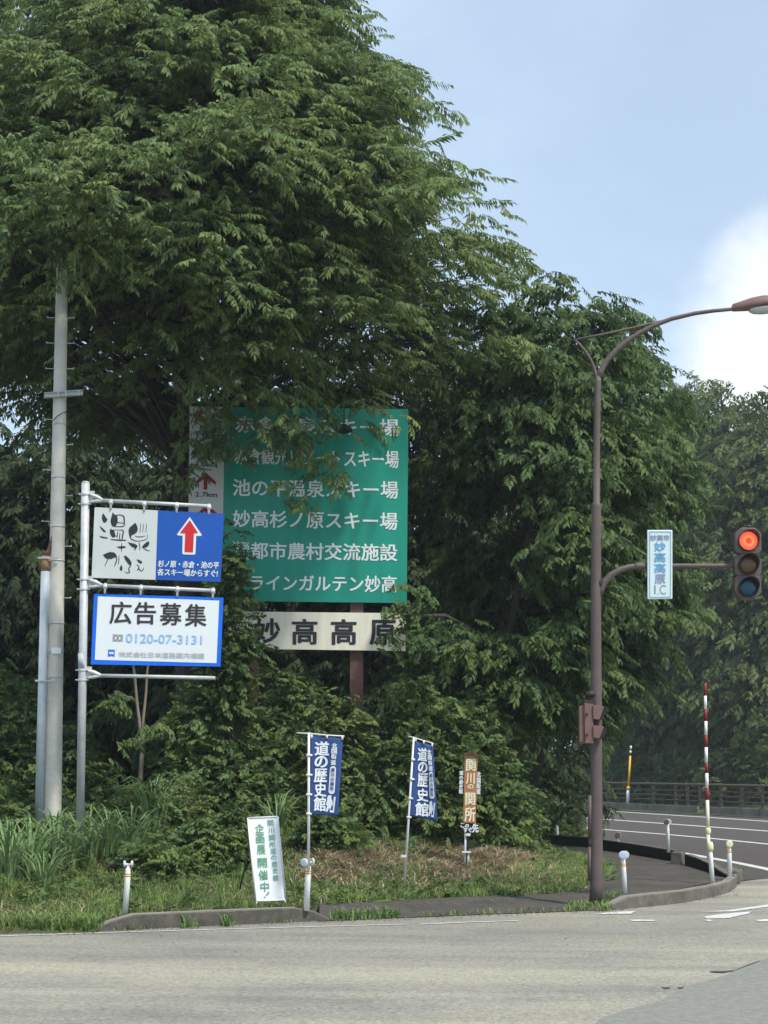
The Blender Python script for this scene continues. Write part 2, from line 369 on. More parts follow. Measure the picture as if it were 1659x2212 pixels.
def quads(name, V, m, parent=None, origin=None):
    """V: (N,4,3) world points"""
    root = parent
    while root is not None and root.parent is not None: root = root.parent
    V = np.asarray(V, dtype=np.float32).reshape(-1, 3)
    if root is not None: V = V - np.array(root.location, dtype=np.float32)
    if origin is not None: V = V - np.array(origin, dtype=np.float32)
    n = len(V); me = bpy.data.meshes.new(name)
    me.vertices.add(n); me.vertices.foreach_set('co', V.ravel())
    me.loops.add(n); me.loops.foreach_set('vertex_index', np.arange(n, dtype=np.int32))
    me.polygons.add(n // 4); me.polygons.foreach_set('loop_start', np.arange(0, n, 4, dtype=np.int32))
    me.update(calc_edges=True); me.materials.append(m)
    ob = bpy.data.objects.new(name, me); COL.objects.link(ob)
    if parent is not None: ob.parent = parent
    if origin is not None: ob.location = origin
    return ob

# ------------------------------------------------------------------ lettering
_T = {}
def glyphs(s, bold):
    k = (s, bold)
    if k not in _T:
        c = bpy.data.curves.new('lettering', 'FONT'); c.body = s; c.resolution_u = 3
        o = bpy.data.objects.new('lettering', c); COL.objects.link(o); bpy.context.view_layer.update()
        me = bpy.data.meshes.new_from_object(o.evaluated_get(bpy.context.evaluated_depsgraph_get()))
        v = np.array([tuple(q.co) for q in me.vertices]).reshape(-1, 3)[:, :2]; f = [tuple(p.vertices) for p in me.polygons]
        bpy.data.objects.remove(o); bpy.data.curves.remove(c); bpy.data.meshes.remove(me)
        _T[k] = (v, f)
    return _T[k]
def zoom(x0, y0, sw, iw):
    k = sw / iw / 1.82279
    return lambda x, y: (x0 / 1.82279 + k * x, y0 / 1.82279 + k * y)
def bil(q, u, v):
    """q = TL, TR, BR, BL pixel corners; u right, v down"""
    (ax, ay), (bx, by), (cx, cy), (dx, dy) = q
    return (ax * (1 - u) * (1 - v) + bx * u * (1 - v) + cx * u * v + dx * (1 - u) * v, ay * (1 - u) * (1 - v) + by * u * (1 - v) + cy * u * v + dy * (1 - u) * v)
def put_text(mb, s, q, place, bold=0.02, em=False):
    v, f = glyphs(s, bold)
    if len(v) == 0: return
    if em: x0, x1, y0, y1 = 0.0, 1.0, -0.13, 0.87
    else: (x0, y0), (x1, y1) = v.min(0), v.max(0)
    st = [(0, 0)] if bold < 0.006 else [(0, 0), (-0.6, -0.6), (0.6, -0.6), (-0.6, 0.6), (0.6, 0.6), (-0.85, 0), (0.85, 0)]
    for i, (ox, oy) in enumerate(st):        # heavier strokes: shifted copies, each a hair in front of the last
        mb.add([place(*bil(q, (a + ox * bold - x0) / (x1 - x0), (y1 - b - oy * bold) / (y1 - y0))) + Vector((0, -0.0007 * i, 0)) for a, b in v], f)
def put_column(mb, s, q, place, bold=0.02, gap=0.04):
    n = len(s)
    for i, ch in enumerate(s):
        a, b = (i + gap) / n, (i + 1 - gap) / n
        put_text(mb, ch, [bil(q, 0, a), bil(q, 1, a), bil(q, 1, b), bil(q, 0, b)], place, bold, em=True)
def rect(zf, x0, y0, x1, y1, dy=0.0, dx=0.0):
    """upright rectangle in zoom pixels; dy = drop of the right side, dx = shift of the bottom"""
    return [zf(x0, y0), zf(x1, y0 + dy), zf(x1 + dx, y1 + dy), zf(x0 + dx, y1)]
def stroke(mb, pts, place, zf):
    """brush stroke: (x, y, half width) in zoom pixels"""
    n = len(pts); L_ = []; R_ = []
    for i in range(n):
        a = pts[max(i - 1, 0)]; b = pts[min(i + 1, n - 1)]; dx, dy = b[0] - a[0], b[1] - a[1]; l = math.hypot(dx, dy) or 1
        nx, ny = -dy / l, dx / l; x, y, w = pts[i]
        L_.append(place(*zf(x + nx * w, y + ny * w))); R_.append(place(*zf(x - nx * w, y - ny * w)))
    mb.add(L_ + R_, [(i, i + 1, n + i + 1, n + i) for i in range(n - 1)])
def on(Y, lift=0.0): return lambda x, y: W(x, y, Y - lift)
def slab(q, Y, th):
    """flat board through four pixel corners at distance Y, th thick away from the camera"""
    return MB().prism([W(x, y, Y) for x, y in q], (0, th, 0))

# ------------------------------------------------------------------ the ground, roads, pavement, bank
mb = MB(); mb.add([(-400, -60, -0.06), (400, -60, -0.06), (400, 700, -0.06), (-400, 700, -0.06)], [(0, 1, 2, 3)])
structure(mb.build('ground', M['plain']))

ROADFAR = [G(-900, 2041), G(-300, 2022), G(0, 2011.5), G(205, 2010), G(710, 1987), G(1300, 1964), G(1420, 1950), G(1520, 1930), G(1590, 1905), G(1700, 1893), G(2300, 1880)]
mb = MB(); vs = []; fs = []
for i, p in enumerate(ROADFAR): vs += [(p.x, p.y, 0.0), (p.x, -20, 0.0)]
for i in range(len(ROADFAR) - 1): fs.append((2 * i, 2 * i + 1, 2 * i + 3, 2 * i + 2))
vs = [(-160, ROADFAR[0].y + 12, 0), (-160, -20, 0)] + vs + [(160, ROADFAR[-1].y - 5, 0), (160, -20, 0)]
fs = [tuple(k + 2 for k in f) for f in fs] + [(0, 1, 3, 2), (len(vs) - 4, len(vs) - 3, len(vs) - 1, len(vs) - 2)]
mb.add(vs, fs); structure(mb.build('main_road', M['main_road']))

# newer grey asphalt across the near right corner, its edge running from the bottom of the view up to the right
a, b = G(1180, 2250), G(1659, 2069); d = (b - a).normalized()
edge = [a + d * t + Vector((0.05 * math.sin(t * 3.1) + 0.03 * math.sin(t * 7.7), 0, 0.004)) for t in np.linspace(-6, 30, 90)]
mb = MB(); vs = []; fs = []
for p in edge: vs += [p, Vector((p.x + 14, p.y - 9, 0.004))]
mb.add(vs, [(2 * i, 2 * i + 1, 2 * i + 3, 2 * i + 2) for i in range(len(edge) - 1)])
structure(mb.build('road_patch', M['grey_road']))
# cracks and worn seams in the asphalt
mb = MB()
for pts, w in (([(1393, 611), (1420, 612), (1460, 612), (1505, 606)], 4), ([(1170, 682), (1190, 687), (1212, 684)], 3), ([(1243, 683), (1258, 686), (1275, 682)], 3),
               ([(1505, 606), (1560, 585), (1600, 570), (1622, 562)], 1.6)):
    zf = zoom(1600, 3300, 1424, 1659); pp = [(x, y, w if 0 < i < len(pts) - 1 else 1) for i, (x, y) in enumerate(pts)]
    stroke(mb, pp, lambda x, y: G(x, y, 0.009), zf)
structure(mb.build('road_crack', M['crack']))

# side road behind the island
near = [G(1040, 1795), G(1120, 1806), G(1189, 1822), G(1305, 1836), G(1455, 1860), G(1530, 1882), G(1568, 1893), G(1600, 1902), G(1690, 1896), G(2200, 1890)]
far = [G(1000, 1731), G(1080, 1736), G(1160, 1741), G(1230, 1745.5), G(1311, 1751), G(1420, 1756), G(1520, 1761), G(1659, 1768), G(1900, 1778), G(2300, 1790)]
vs = [(p.x, p.y, 0.004) for p in near] + [(p.x, p.y, 0.004) for p in far]; n = len(near)
mb = MB(); mb.add(vs, [(i, i + 1, n + i + 1, n + i) for i in range(n - 1)]); structure(mb.build('side_road', M['side_road']))

def marking(pts, w, z=0.009):
    mb = MB(); pts = [G(x, y, z) for x, y in pts]; n = len(pts); A = []; B = []
    for i, p in enumerate(pts):
        t = (pts[min(i + 1, n - 1)] - pts[max(i - 1, 0)]).normalized(); k = Vector((-t.y, t.x, 0)) * w / 2
        A.append(p + k); B.append(p - k)
    mb.add(A + B, [(i, i + 1, n + i + 1, n + i) for i in range(n - 1)])
    structure(mb.build('road_marking', M['marking']))
z5 = zoom(2050, 2600, 974, 1659)
for pts, w in (([(-40, 975), (250, 990), (580, 1010), (1000, 1037), (1300, 1056), (1659, 1080), (2000, 1104)], 0.46),
               ([(-100, 1022), (250, 1043), (550, 1065), (1000, 1097), (1300, 1119), (1659, 1145), (2000, 1172)], 0.42),
               ([(0, 1082), (250, 1106), (550, 1133), (1000, 1169), (1300, 1196), (1659, 1232), (2000, 1268)], 0.32),
               ([(1080, 1290), (1200, 1312), (1300, 1330), (1480, 1363), (1659, 1400), (1900, 1460)], 0.30)):
    marking([z5(*p) for p in pts], w)
marking([(-120, 2027), (0, 2021.5), (300, 2012), (600, 2003.5), (880, 1996)], 0.05)
marking([(905, 1996.5), (1010, 1992), (1120, 1988.5)], 0.07)
def patchmark(poly):
    mb = MB(); mb.add([G(x, y, 0.009) for x, y in poly], [tuple(range(len(poly)))]); structure(mb.build('road_marking', M['marking']))
patchmark([(1287, 1975), (1317, 1969.5), (1376, 1967.5), (1362, 1973.5)])
z6 = zoom(1600, 3300, 1424, 1659)
patchmark([z6(*p) for p in ((1350, 338), (1480, 330), (1659, 304), (1900, 268), (1900, 281), (1659, 315), (1500, 336))])
patchmark([z6(*p) for p in ((1362, 360), (1450, 347), (1585, 336), (1570, 346), (1480, 366), (1380, 369))])
patchmark([z6(*p) for p in ((1020, 375), (1075, 373), (1140, 375), (1138, 380), (1040, 381))])
patchmark([z6(*p) for p in ((1600, 376), (1640, 372), (1720, 372), (1720, 382), (1620, 382))])
patchmark([z6(*p) for p in ((1362, 376), (1385, 373), (1412, 376), (1390, 382))])

# pavement between the bank and the island
f_ = [(690, 1989.5, 0.012), (800, 1984.5, 0.012), (900, 1980.5, 0.012), (1000, 1976.5, 0.012), (1100, 1973, 0.012), (1200, 1969, 0.012), (1303, 1965, 0.012), (1345, 1945, 0.12), (1370, 1932, 0.185), (1447, 1924, 0.185), (1527, 1909, 0.185), (1570, 1899, 0.185), (1585, 1890, 0.185)]
b_ = [(690, 1940, 0.10), (800, 1935, 0.10), (900, 1925, 0.10), (1000, 1915, 0.1), (1090, 1890, 0.12), (1120, 1830, 0.16), (1130, 1816, 0.17), (1189, 1822, 0.18), (1273, 1829, 0.18), (1380, 1847, 0.18), (1477, 1865, 0.18), (1530, 1882, 0.18), (1578, 1887, 0.18)]
vs = []; K = 6
for f, b in zip(f_, b_):
    p, q = G(*f), G(*b)
    for k in range(K + 1):
        t = k / K; r = p.lerp(q, t); r.z = f[2] + (b[2] - f[2]) * min(1, t * 2.2); vs.append(r)
mb = MB(); mb.add(vs, [(i * (K + 1) + k, (i + 1) * (K + 1) + k, (i + 1) * (K + 1) + k + 1, i * (K + 1) + k + 1) for i in range(len(f_) - 1) for k in range(K)])
structure(mb.build('pavement', M['sidewalk']))

def kerb(path, m, w=0.16):
    pts = []; hs = []
    for x, y, h in path: pts.append(G(x, y)); hs.append(h)
    # subdivide
    P = []; H_ = []
    for i in range(len(pts) - 1):
        for k in range(6):
            t = k / 6; P.append(pts[i].lerp(pts[i + 1], t)); H_.append(hs[i] + (hs[i + 1] - hs[i]) * t)
    P.append(pts[-1]); H_.append(hs[-1])
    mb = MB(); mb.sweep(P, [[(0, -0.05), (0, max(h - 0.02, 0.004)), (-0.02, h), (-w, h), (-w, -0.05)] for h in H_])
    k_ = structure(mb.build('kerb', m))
    mb = MB(); mb.sweep(P, [[(-0.012, h - 0.01), (-0.012, h + 0.003), (-w + 0.01, h + 0.003), (-w + 0.01, h - 0.01)] for h in H_]); mb.build('kerb_lit_top', M['kerb_lit_top'], k_)  # thin strip coloured as the lit top of the kerb
    return k_
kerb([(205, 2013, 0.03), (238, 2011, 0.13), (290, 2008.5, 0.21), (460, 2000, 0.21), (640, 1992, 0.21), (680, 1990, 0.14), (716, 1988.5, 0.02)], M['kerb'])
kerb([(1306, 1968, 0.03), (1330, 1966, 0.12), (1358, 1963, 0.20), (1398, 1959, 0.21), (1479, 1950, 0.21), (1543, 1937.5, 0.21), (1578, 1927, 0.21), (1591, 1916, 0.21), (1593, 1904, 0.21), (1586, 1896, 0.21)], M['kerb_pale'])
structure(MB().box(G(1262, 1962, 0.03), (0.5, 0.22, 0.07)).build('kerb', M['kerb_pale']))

# low dark wall between the pavement and the side road, with a concrete pier
wall = [(1060, 1797, 0.42), (1120, 1808, 0.44), (1189, 1824, 0.46), (1273, 1830.5, 0.46), (1305, 1837, 0.46), (1380, 1848, 0.45), (1455, 1861, 0.44)]
wall2 = [(1479, 1868, 0.42), (1505, 1875.5, 0.40), (1530, 1883.6, 0.36), (1553, 1893, 0.30), (1572, 1897, 0.24)]
t = thing('low_wall', 'low dark wall, shade coloured into its face, with pale top edge running along the pavement beside the side road', 'wall', G(1455, 1861, 0.18))
for w_, nm in ((wall, 'wall_face'), (wall2, 'wall_face')):
    P = [G(x, y, 0.18) for x, y, h in w_]
    for p in P: p.z = 0
    mb = MB(); mb.sweep(P, [[(0, 0.0), (0, h - 0.03), (-0.14, h - 0.03), (-0.14, 0.0)] for _, _, h in w_]); mb.build('wall_face', M['wall_dark_shade'], t)
    mb = MB(); mb.sweep(P, [[(-0.01, h - 0.028), (-0.01, h), (-0.15, h), (-0.15, h - 0.028)] for _, _, h in w_]); mb.build('coping', M['kerb_pale'], t)
p = G(1467, 1867, 0.18)
MB().box((p.x, p.y + 0.1, 0.22), (0.26, 0.3, 0.46), Matrix.Rotation(-0.5, 3, 'Z')).build('pier', M['kerb_pale'], t, 0.015)
p = G(1579, 1888, 0.2); MB().box((p.x, p.y + 0.05, 0.16), (0.40, 0.44, 0.26), Matrix.Rotation(-0.5, 3, 'Z')).build('end_block', M['kerb_pale'], t, 0.03)

# bank: height grows with the distance from its foot
FOOT = [(-900, 2045), (-400, 2028), (-100, 2012), (0, 2007), (205, 2003), (262, 1990), (310, 1972), (460, 1967), (640, 1960), (720, 1958), (900, 1949), (1100, 1938), (1265, 1924), (1330, 1908), (1348, 1893), (1335, 1874), (1300, 1856), (1260, 1843), (1215, 1826), (1176, 1806), (1150, 1794)]
FP = np.array([[G(x, y, 0.06).x, G(x, y, 0.06).y] for x, y in FOOT])
POLY = np.vstack([FP, [[4.2, 58], [0, 66], [-60, 66], [-60, FP[0, 1]]]])
def foot_dist(x, y):
    x = np.asarray(x, float); y = np.asarray(y, float); d = np.full(x.shape, 1e9)
    for (ax, ay), (bx, by) in zip(FP[:-1], FP[1:]):
        vx, vy = bx - ax, by - ay; t = np.clip(((x - ax) * vx + (y - ay) * vy) / (vx * vx + vy * vy), 0, 1)
        d = np.minimum(d, np.hypot(x - ax - t * vx, y - ay - t * vy))
    ins = np.zeros(x.shape, bool); n = len(POLY)
    for i in range(n):
        (ax, ay), (bx, by) = POLY[i], POLY[(i + 1) % n]
        c = ((ay > y) != (by > y)) & (x < (bx - ax) * (y - ay) / (by - ay + 1e-12) + ax); ins ^= c
    return np.where(ins, d, -d)
def bank_z(x, y):
    d = foot_dist(x, y); x = np.asarray(x, float); y = np.asarray(y, float)
    n = 0.05 * np.sin(x * 1.7 + y * 0.6) + 0.04 * np.sin(x * 3.9 - y * 2.3) + 0.025 * np.sin(x * 7.3 + y * 5.1)
    z = 0.03 + 0.21 * np.clip(d, 0, 5.5) + 0.04 * np.clip(d - 5.5, 0, 40) + n * np.clip(d / 1.5, 0, 1)
    return np.where(d >= 0, z, 0.03 + 0.6 * np.clip(d, -0.5, 0))
def bz(x, y): return float(bank_z(np.array([x]), np.array([y]))[0])
def B(px, py):
    """point of the bank seen at a pixel"""
    d = ray(px, py); d = d / d.y
    for Y in np.arange(17, 60, 0.05):
        p = Vector((0, 0, CAMZ)) + d * Y
        if p.z < bz(p.x, p.y): return p
    return p
gx = np.arange(-40, 8.01, 0.22); gy = np.arange(16, 64, 0.22)
X, Y = np.meshgrid(gx, gy, indexing='ij'); Z = bank_z(X, Y); nx, ny = X.shape
me = bpy.data.meshes.new('bank'); V = np.stack([X, Y, Z], -1).reshape(-1, 3)
D = foot_dist(X, Y); cell = D > -0.7; idx = np.arange(nx * ny).reshape(nx, ny)
q = np.stack([idx[:-1, :-1], idx[1:, :-1], idx[1:, 1:], idx[:-1, 1:]], -1); ok = cell[:-1, :-1] | cell[1:, :-1] | cell[1:, 1:] | cell[:-1, 1:]
me.from_pydata(V.tolist(), [], q[ok].reshape(-1, 4).tolist()); me.polygons.foreach_set('use_smooth', [True] * len(me.polygons)); me.materials.append(M['earth'])
bank = bpy.data.objects.new('bank', me); COL.objects.link(bank); structure(bank)

# far verge beyond the railing
P0 = [Vector((p.x, p.y, 0)) for p in far]
mb = MB(); vs = []; fs = []
for i, p in enumerate(P0): vs += [(p.x + 0.3, p.y + 0.4, 0.02), (p.x + 3, p.y + 4, 0.1), (p.x + 14, p.y + 22, 3.0), (p.x + 40, p.y + 80, 9.0)]
for i in range(len(P0) - 1):
    for k in range(3): fs.append((4 * i + k, 4 * i + 4 + k, 4 * i + 5 + k, 4 * i + 1 + k))
mb.add(vs, fs, True); structure(mb.build('hillside', M['plain']))

# concrete parapet blocks and brown railing on the far side of the side road
pa, pb = G(1080, 1736), G(1900, 1778); dr = (pb - pa).normalized()
def online(px):
    """point of the railing line seen in picture column px"""
    A_ = np.array([[dr.x, -(px - CX) / F], [dr.y, -1.0]]); s, yy = np.linalg.solve(A_, np.array([-pa.x, -pa.y])); return pa + dr * s
t = thing('concrete_parapet', 'weathered concrete kerb wall under the brown railing, split by a gap', 'wall', online(1500))
for x0, x1 in ((1090, 1249), (1250, 1399), (1400, 1498), (1522, 1640), (1641, 1900)):
    a, b = online(x0), online(x1); b = b - dr * 0.03
    MB().sweep([a, b], [(0, -0.05), (0, 0.40), (-0.03, 0.43), (-0.45, 0.43), (-0.45, -0.05)]).build('wall_block', M['parapet'], t)
t = thing('guard_railing', 'brown metal railing with four rails standing behind the concrete kerb wall beyond the side road', 'railing', online(1500) + Vector((0, 0, 0.43)))
off = Vector((-dr.y, dr.x, 0)) * 0.3
for z in (0.30, 0.58, 0.86):
    MB().tube([online(1090) + off + Vector((0, 0, 0.43 + z)), online(1900) + off + Vector((0, 0, 0.43 + z))], 0.042, 8).build('rail', M['rail_brown'], t)
MB().tube([online(1090) + off + Vector((0, 0, 1.66)), online(1900) + off + Vector((0, 0, 1.66))], 0.075, 10).build('top_rail', M['rail_brown'], t)
rz = Matrix.Rotation(math.atan2(dr.y, dr.x), 3, 'Z')
for px in (1120, 1170, 1215, 1261, 1306, 1403, 1450, 1476, 1503, 1548, 1593, 1638, 1684, 1740):
    p = online(px) + off
    mb = MB(); mb.box(p + Vector((0, 0, 0.43 + 0.60)), (0.13, 0.11, 1.2), rz); mb.box(p + Vector((0, 0, 0.45)), (0.24, 0.22, 0.05), rz)
    mb.tube([p + Vector((0, 0, 1.62)), p + Vector((0, 0, 1.76))], [0.085, 0.06], 8); mb.build('rail_post', M['rail_brown'], t)

# ------------------------------------------------------------------ utility pole with its riser pipe
YP = 25.0
base = W(112.3, 1820, YP); base.z = bz(base.x, base.y) - 0.3
def pole_pt(y):                       # centre line of the pole at picture row y
    x = 113.1 + (134.9 - 113.1) * (1753.8 - y) / (1753.8 - 548); return W(x, y, YP)
pole = thing('utility_pole', 'tall weathered concrete utility pole with step bolts and a grey riser pipe', 'pole', base)
top = pole_pt(508)
MB().tube([base, pole_pt(1753.8), pole_pt(1150), top], [0.167, 0.161, 0.133, 0.10], 24).build('pole_shaft', M['concrete_pole'], pole)
z8 = zoom(0, 900, 500, 614)
def pole_r(y): return (0.100 + (0.161 - 0.100) * (y - 508) / (1753.8 - 508))
for zy, sides in ((435, 'LR'), (557, 'LR'), (681, 'LR'), (926, 'L'), (1047, 'R'), (1170, 'L'), (1293, 'R'), (1418, 'L'), (1538, 'R'), (1787, 'R')):
    y = z8(0, zy)[1]; c = pole_pt(y); r = pole_r(y)
    for s in sides:
        k = -1 if s == 'L' else 1
        mb = MB(); mb.tube([c + Vector((k * r * 0.8, -0.03, 0)), c + Vector((k * (r + 0.13), -0.05, 0))], 0.008, 6); mb.tube([c + Vector((k * (r + 0.135), -0.05, -0.012)), c + Vector((k * (r + 0.135), -0.05, 0.022))], 0.009, 6)
        mb.build('step_bolt', M['galv'], pole)
for zy in (948, 1205, 1443, 1607, 1910, 2045, 2170):
    y = z8(0, zy)[1]; c = pole_pt(y); r = pole_r(y) + 0.006
    mb = MB(); mb.tube([c + Vector((0, 0, -0.014)), c + Vector((0, 0, 0.014))], r, 24); mb.box(c + Vector((-0.06, -r, 0)), (0.04, 0.03, 0.035)); mb.build('band', M['galv'], pole)
c = W(*z8(308, 803), YP - 0.14)
R_ = Matrix.Rotation(math.radians(-5), 3, 'Y')
mb = MB(); mb.box(c, (0.70, 0.012, 0.085), R_); mb.box(c + Vector((0, -0.03, 0.045)), (0.70, 0.06, 0.010), R_); mb.box(c + Vector((0, -0.03, -0.03)), (0.70, 0.06, 0.010), R_)
ca = mb.build('crossarm', M['galv'], pole)
for dx in (-0.08, 0.06, 0.29): MB().box(c + R_ @ Vector((dx, -0.062, 0.0)), (0.025, 0.012, 0.1), R_).build('arm_clip', M['galv_blue'], ca)
mb = MB(); pts = [W(*z8(x, y), YP - 0.15) for x, y in ((326, 884), (300, 893), (275, 908), (258, 928))]; mb.tube(pts, 0.008, 6); mb.build('cable', M['black'], pole); mb = MB()
pts = [W(*z8(x, y), YP - 0.13) for x, y in ((330, 150), (312, 178), (290, 187), (274, 184))]; mb.tube(pts, 0.007, 6)
mb.build('cable', M['black'], pole)
q = rect(z8, 248, 2025, 295, 2055, 1, -1)
slab(q, YP - 0.158, 0.005).build('pole_tag', M['sign_white_bright'], pole)
pipe_top = W(*z8(222, 1583), YP - 0.1); pipe_bot = W(*zoom(0, 2600, 900, 1659)(284, 1200), YP - 0.1); pipe_bot = pipe_bot + (pipe_bot - pipe_top) * 0.15
pm = pipe_top.lerp(pipe_bot, 0.05)
rp = MB().tube([pm, pipe_bot], 0.083, 16).build('riser_pipe', M['galv_blue'], pole)
MB().tube([pipe_top, pm], 0.085, 16).build('pipe_collar', M['rust'], rp)
MB().tube([pipe_top + Vector((0, 0, 0.0)), pipe_top + Vector((0.004, 0, 0.06)), pipe_top + Vector((0.05, 0.0, 0.07)), pipe_top + Vector((0.09, 0, 0.28)), pipe_top + Vector((0.11, 0.02, 0.45))], [0.088, 0.088, 0.05, 0.02, 0.012], 12).build('pipe_cap', M['rust_dark'], rp)
for zy in (1600, 2190):
    y = z8(0, zy)[1]; c = pole_pt(y); pc = pipe_top.lerp(pipe_bot, (zy - 1583) / (2900 - 1583))
    MB().box(((c.x + pc.x) / 2 - 0.02, YP - 0.19, c.z), (0.38, 0.02, 0.03)).build('pipe_strap', M['galv'], pole)

# ------------------------------------------------------------------ hanging sign post
z1 = zoom(130, 1850, 800, 1659); YS = 24.0
b0 = W(173, 1804, YS); t0 = W(185.1, 1042.7, YS)
b0.z = bz(b0.x, b0.y) - 0.2
post = thing('sign_post', 'galvanised steel post with three side arms carrying the two hanging advertising signs', 'post', b0)
sh = MB().tube([b0, t0], 0.071, 20).build('post_shaft', M['galv'], post)
MB().tube([t0 + Vector((0, 0, -0.005)), t0 + Vector((0, 0, 0.02))], [0.073, 0.06], 20).build('post_cap', M['galv'], sh)
lo = W(*z1(402, 1500), YS); hi = W(*z1(404, 1625), YS)
MB().tube([lo, hi], 0.0735, 20).build('zinc_patch', M['galv_blue'], sh)
for (x0, y0, x1, y1), hang in (((470, 245, 1452, 298), ((637, 265), (910, 280), (1175, 292), (1437, 305))), ((460, 940, 1487, 987), ((590, 952), (882, 965), (1180, 977), (1470, 990))), ((450, 1678, 1488, 1700), ())):
    a, b = W(*z1(x0, y0), YS), W(*z1(x1, y1), YS)
    arm = MB().tube([a + (b - a) * 0.09, b], 0.033, 14).build('arm', M['galv'], post)
    pc = a + (b - a) * (-0.045); mb = MB()
    for dz in (0.085, -0.085):
        mb.tube([pc + Vector((0, 0, dz - 0.02)), pc + Vector((0, 0, dz + 0.02))], 0.080, 20)
        for k in (-1, 1): mb.box(pc + Vector((k * 0.09, -0.03, dz)), (0.035, 0.05, 0.022)); mb.tube([pc + Vector((k * 0.10, -0.075, dz)), pc + Vector((k * 0.10, 0.04, dz))], 0.009, 6)
    mb.box(pc + Vector((0.11, 0, 0.05)), (0.10, 0.03, 0.20)); mb.tube([pc + Vector((0.10, -0.03, 0.075)), pc + Vector((0.20, -0.02, 0.045)), a + (b - a) * 0.10], [0.030, 0.045, 0.034], 8)
    mb.tube([pc + Vector((0.10, -0.03, -0.05)), pc + Vector((0.20, -0.02, -0.03)), a + (b - a) * 0.10], [0.022, 0.035, 0.03], 8)
    mb.build('clamp', M['galv'], arm, 0.004)
    for hx, hy in hang:
        p = W(*z1(hx, hy), YS); mb = MB()
        mb.tube([p + Vector((0, 0, 0.03)), p + Vector((-0.005, 0, -0.13))], 0.020, 10); mb.tube([p + Vector((-0.035, 0, 0.0)), p + Vector((0.035, 0, 0.0))], 0.042, 12); mb.disc(p + Vector((0, 0, 0.045)), (0, 0, 1), 0.026, 0.02, 10)
        mb.build('hanger', M['pole_white'], arm)

# upper hanging board
qa = [z1(503, 305), z1(1558, 358), z1(1530, 915), z1(478, 880)]
ba = thing('hanging_sign', 'hanging sign half white with black brush lettering and half blue with a red up arrow', 'sign', W(*z1(1015, 610), YS), 'hanging advertising signs')
um = (1020 - 503) / (1558 - 503); ub = (1000 - 478) / (1530 - 478)
tm, bm_ = bil(qa, um, 0), bil(qa, ub, 1)
slab([qa[0], tm, bm_, qa[3]], YS, 0.045).build('white_panel', M['sign_white'], ba)
slab([tm, qa[1], qa[2], bm_], YS - 0.002, 0.049).build('blue_panel', M['sign_blue'], ba)
zc = zoom(350, 1980, 300, 1659); mb = MB(); pl = on(YS, 0.004)
def blob(pts): mb.add([pl(*zc(x, y)) for x, y in pts], [tuple(range(len(pts)))])
blob([(312, 225), (340, 265), (378, 325), (405, 358), (388, 400), (350, 432), (325, 430), (300, 395), (282, 335), (288, 270)])
stroke(mb, [(238, 505, 3), (290, 570, 20), (335, 615, 22), (368, 632, 8)], pl, zc)
stroke(mb, [(232, 720, 3), (270, 742, 16), (350, 758, 15), (412, 768, 10)], pl, zc)
blob([(515, 205), (560, 255), (610, 280), (628, 340), (625, 410), (600, 480), (565, 522), (525, 520), (490, 480), (473, 410), (480, 340), (500, 280)])
stroke(mb, [(590, 268, 10), (680, 262, 9), (740, 278, 12), (766, 310, 15), (770, 400, 13), (772, 490, 12), (740, 515, 10), (660, 518, 9), (570, 515, 8)], pl, zc)
stroke(mb, [(610, 425, 12), (680, 434, 8), (765, 440, 8)], pl, zc)
blob([(468, 560), (510, 585), (548, 585), (560, 630), (570, 680), (580, 720), (560, 748), (520, 755), (490, 725), (465, 670), (455, 610)])
stroke(mb, [(545, 585, 5), (640, 590, 6), (735, 592, 10), (752, 620, 14), (738, 690, 14), (724, 790, 13)], pl, zc)
stroke(mb, [(628, 620, 7), (622, 690, 9), (615, 760, 7)], pl, zc); stroke(mb, [(580, 725, 8), (615, 715, 8)], pl, zc)
stroke(mb, [(676, 650, 7), (670, 720, 9), (666, 790, 7)], pl, zc)
stroke(mb, [(465, 795, 6), (560, 803, 12), (700, 812, 16), (815, 815, 8)], pl, zc)
blob([(1012, 430), (1050, 500), (1065, 570), (1050, 630), (1000, 675), (940, 700), (915, 725), (930, 780), (960, 815), (925, 800), (890, 750), (872, 680), (862, 600), (880, 545), (940, 490)])
stroke(mb, [(930, 790, 10), (1000, 825, 8), (1090, 833, 7), (1190, 815, 7), (1270, 780, 6), (1280, 680, 4)], pl, zc)
stroke(mb, [(1000, 715, 4), (1050, 738, 8), (1130, 740, 8), (1230, 718, 4)], pl, zc)
for x in (1115, 1175, 1240): stroke(mb, [(x + 8, 450, 4), (x + 14, 520, 6), (x + 2, 590, 6), (x - 4, 640, 5)], pl, zc)
blob([(845, 848), (900, 868), (980, 885), (1035, 910), (1062, 945), (1035, 985), (995, 1035), (985, 1020), (1000, 985), (940, 960), (890, 915)])
stroke(mb, [(1095, 860, 5), (1108, 920, 9), (1110, 1030, 6)], pl, zc)
blob([(1300, 830), (1318, 880), (1300, 930), (1250, 970), (1195, 975), (1230, 1005), (1280, 1030), (1330, 1038), (1320, 1050), (1250, 1038), (1185, 990), (1155, 965), (1190, 910), (1250, 860)])
stroke(mb, [(610, 955, 4), (660, 968, 20), (720, 968, 26), (770, 962, 20), (812, 958, 4)], pl, zc); stroke(mb, [(715, 875, 6), (712, 960, 9), (708, 1065, 5)], pl, zc)
blob([(305, 1130), (370, 1100), (450, 1070), (540, 1075), (590, 1115), (612, 1180), (615, 1250), (590, 1330), (545, 1410), (560, 1350), (595, 1240), (590, 1190), (550, 1190), (490, 1222), (410, 1222), (350, 1195)])
stroke(mb, [(412, 1225, 8), (380, 1300, 9), (345, 1380, 5)], pl, zc); stroke(mb, [(655, 1140, 5), (655, 1230, 9), (642, 1335, 6)], pl, zc)
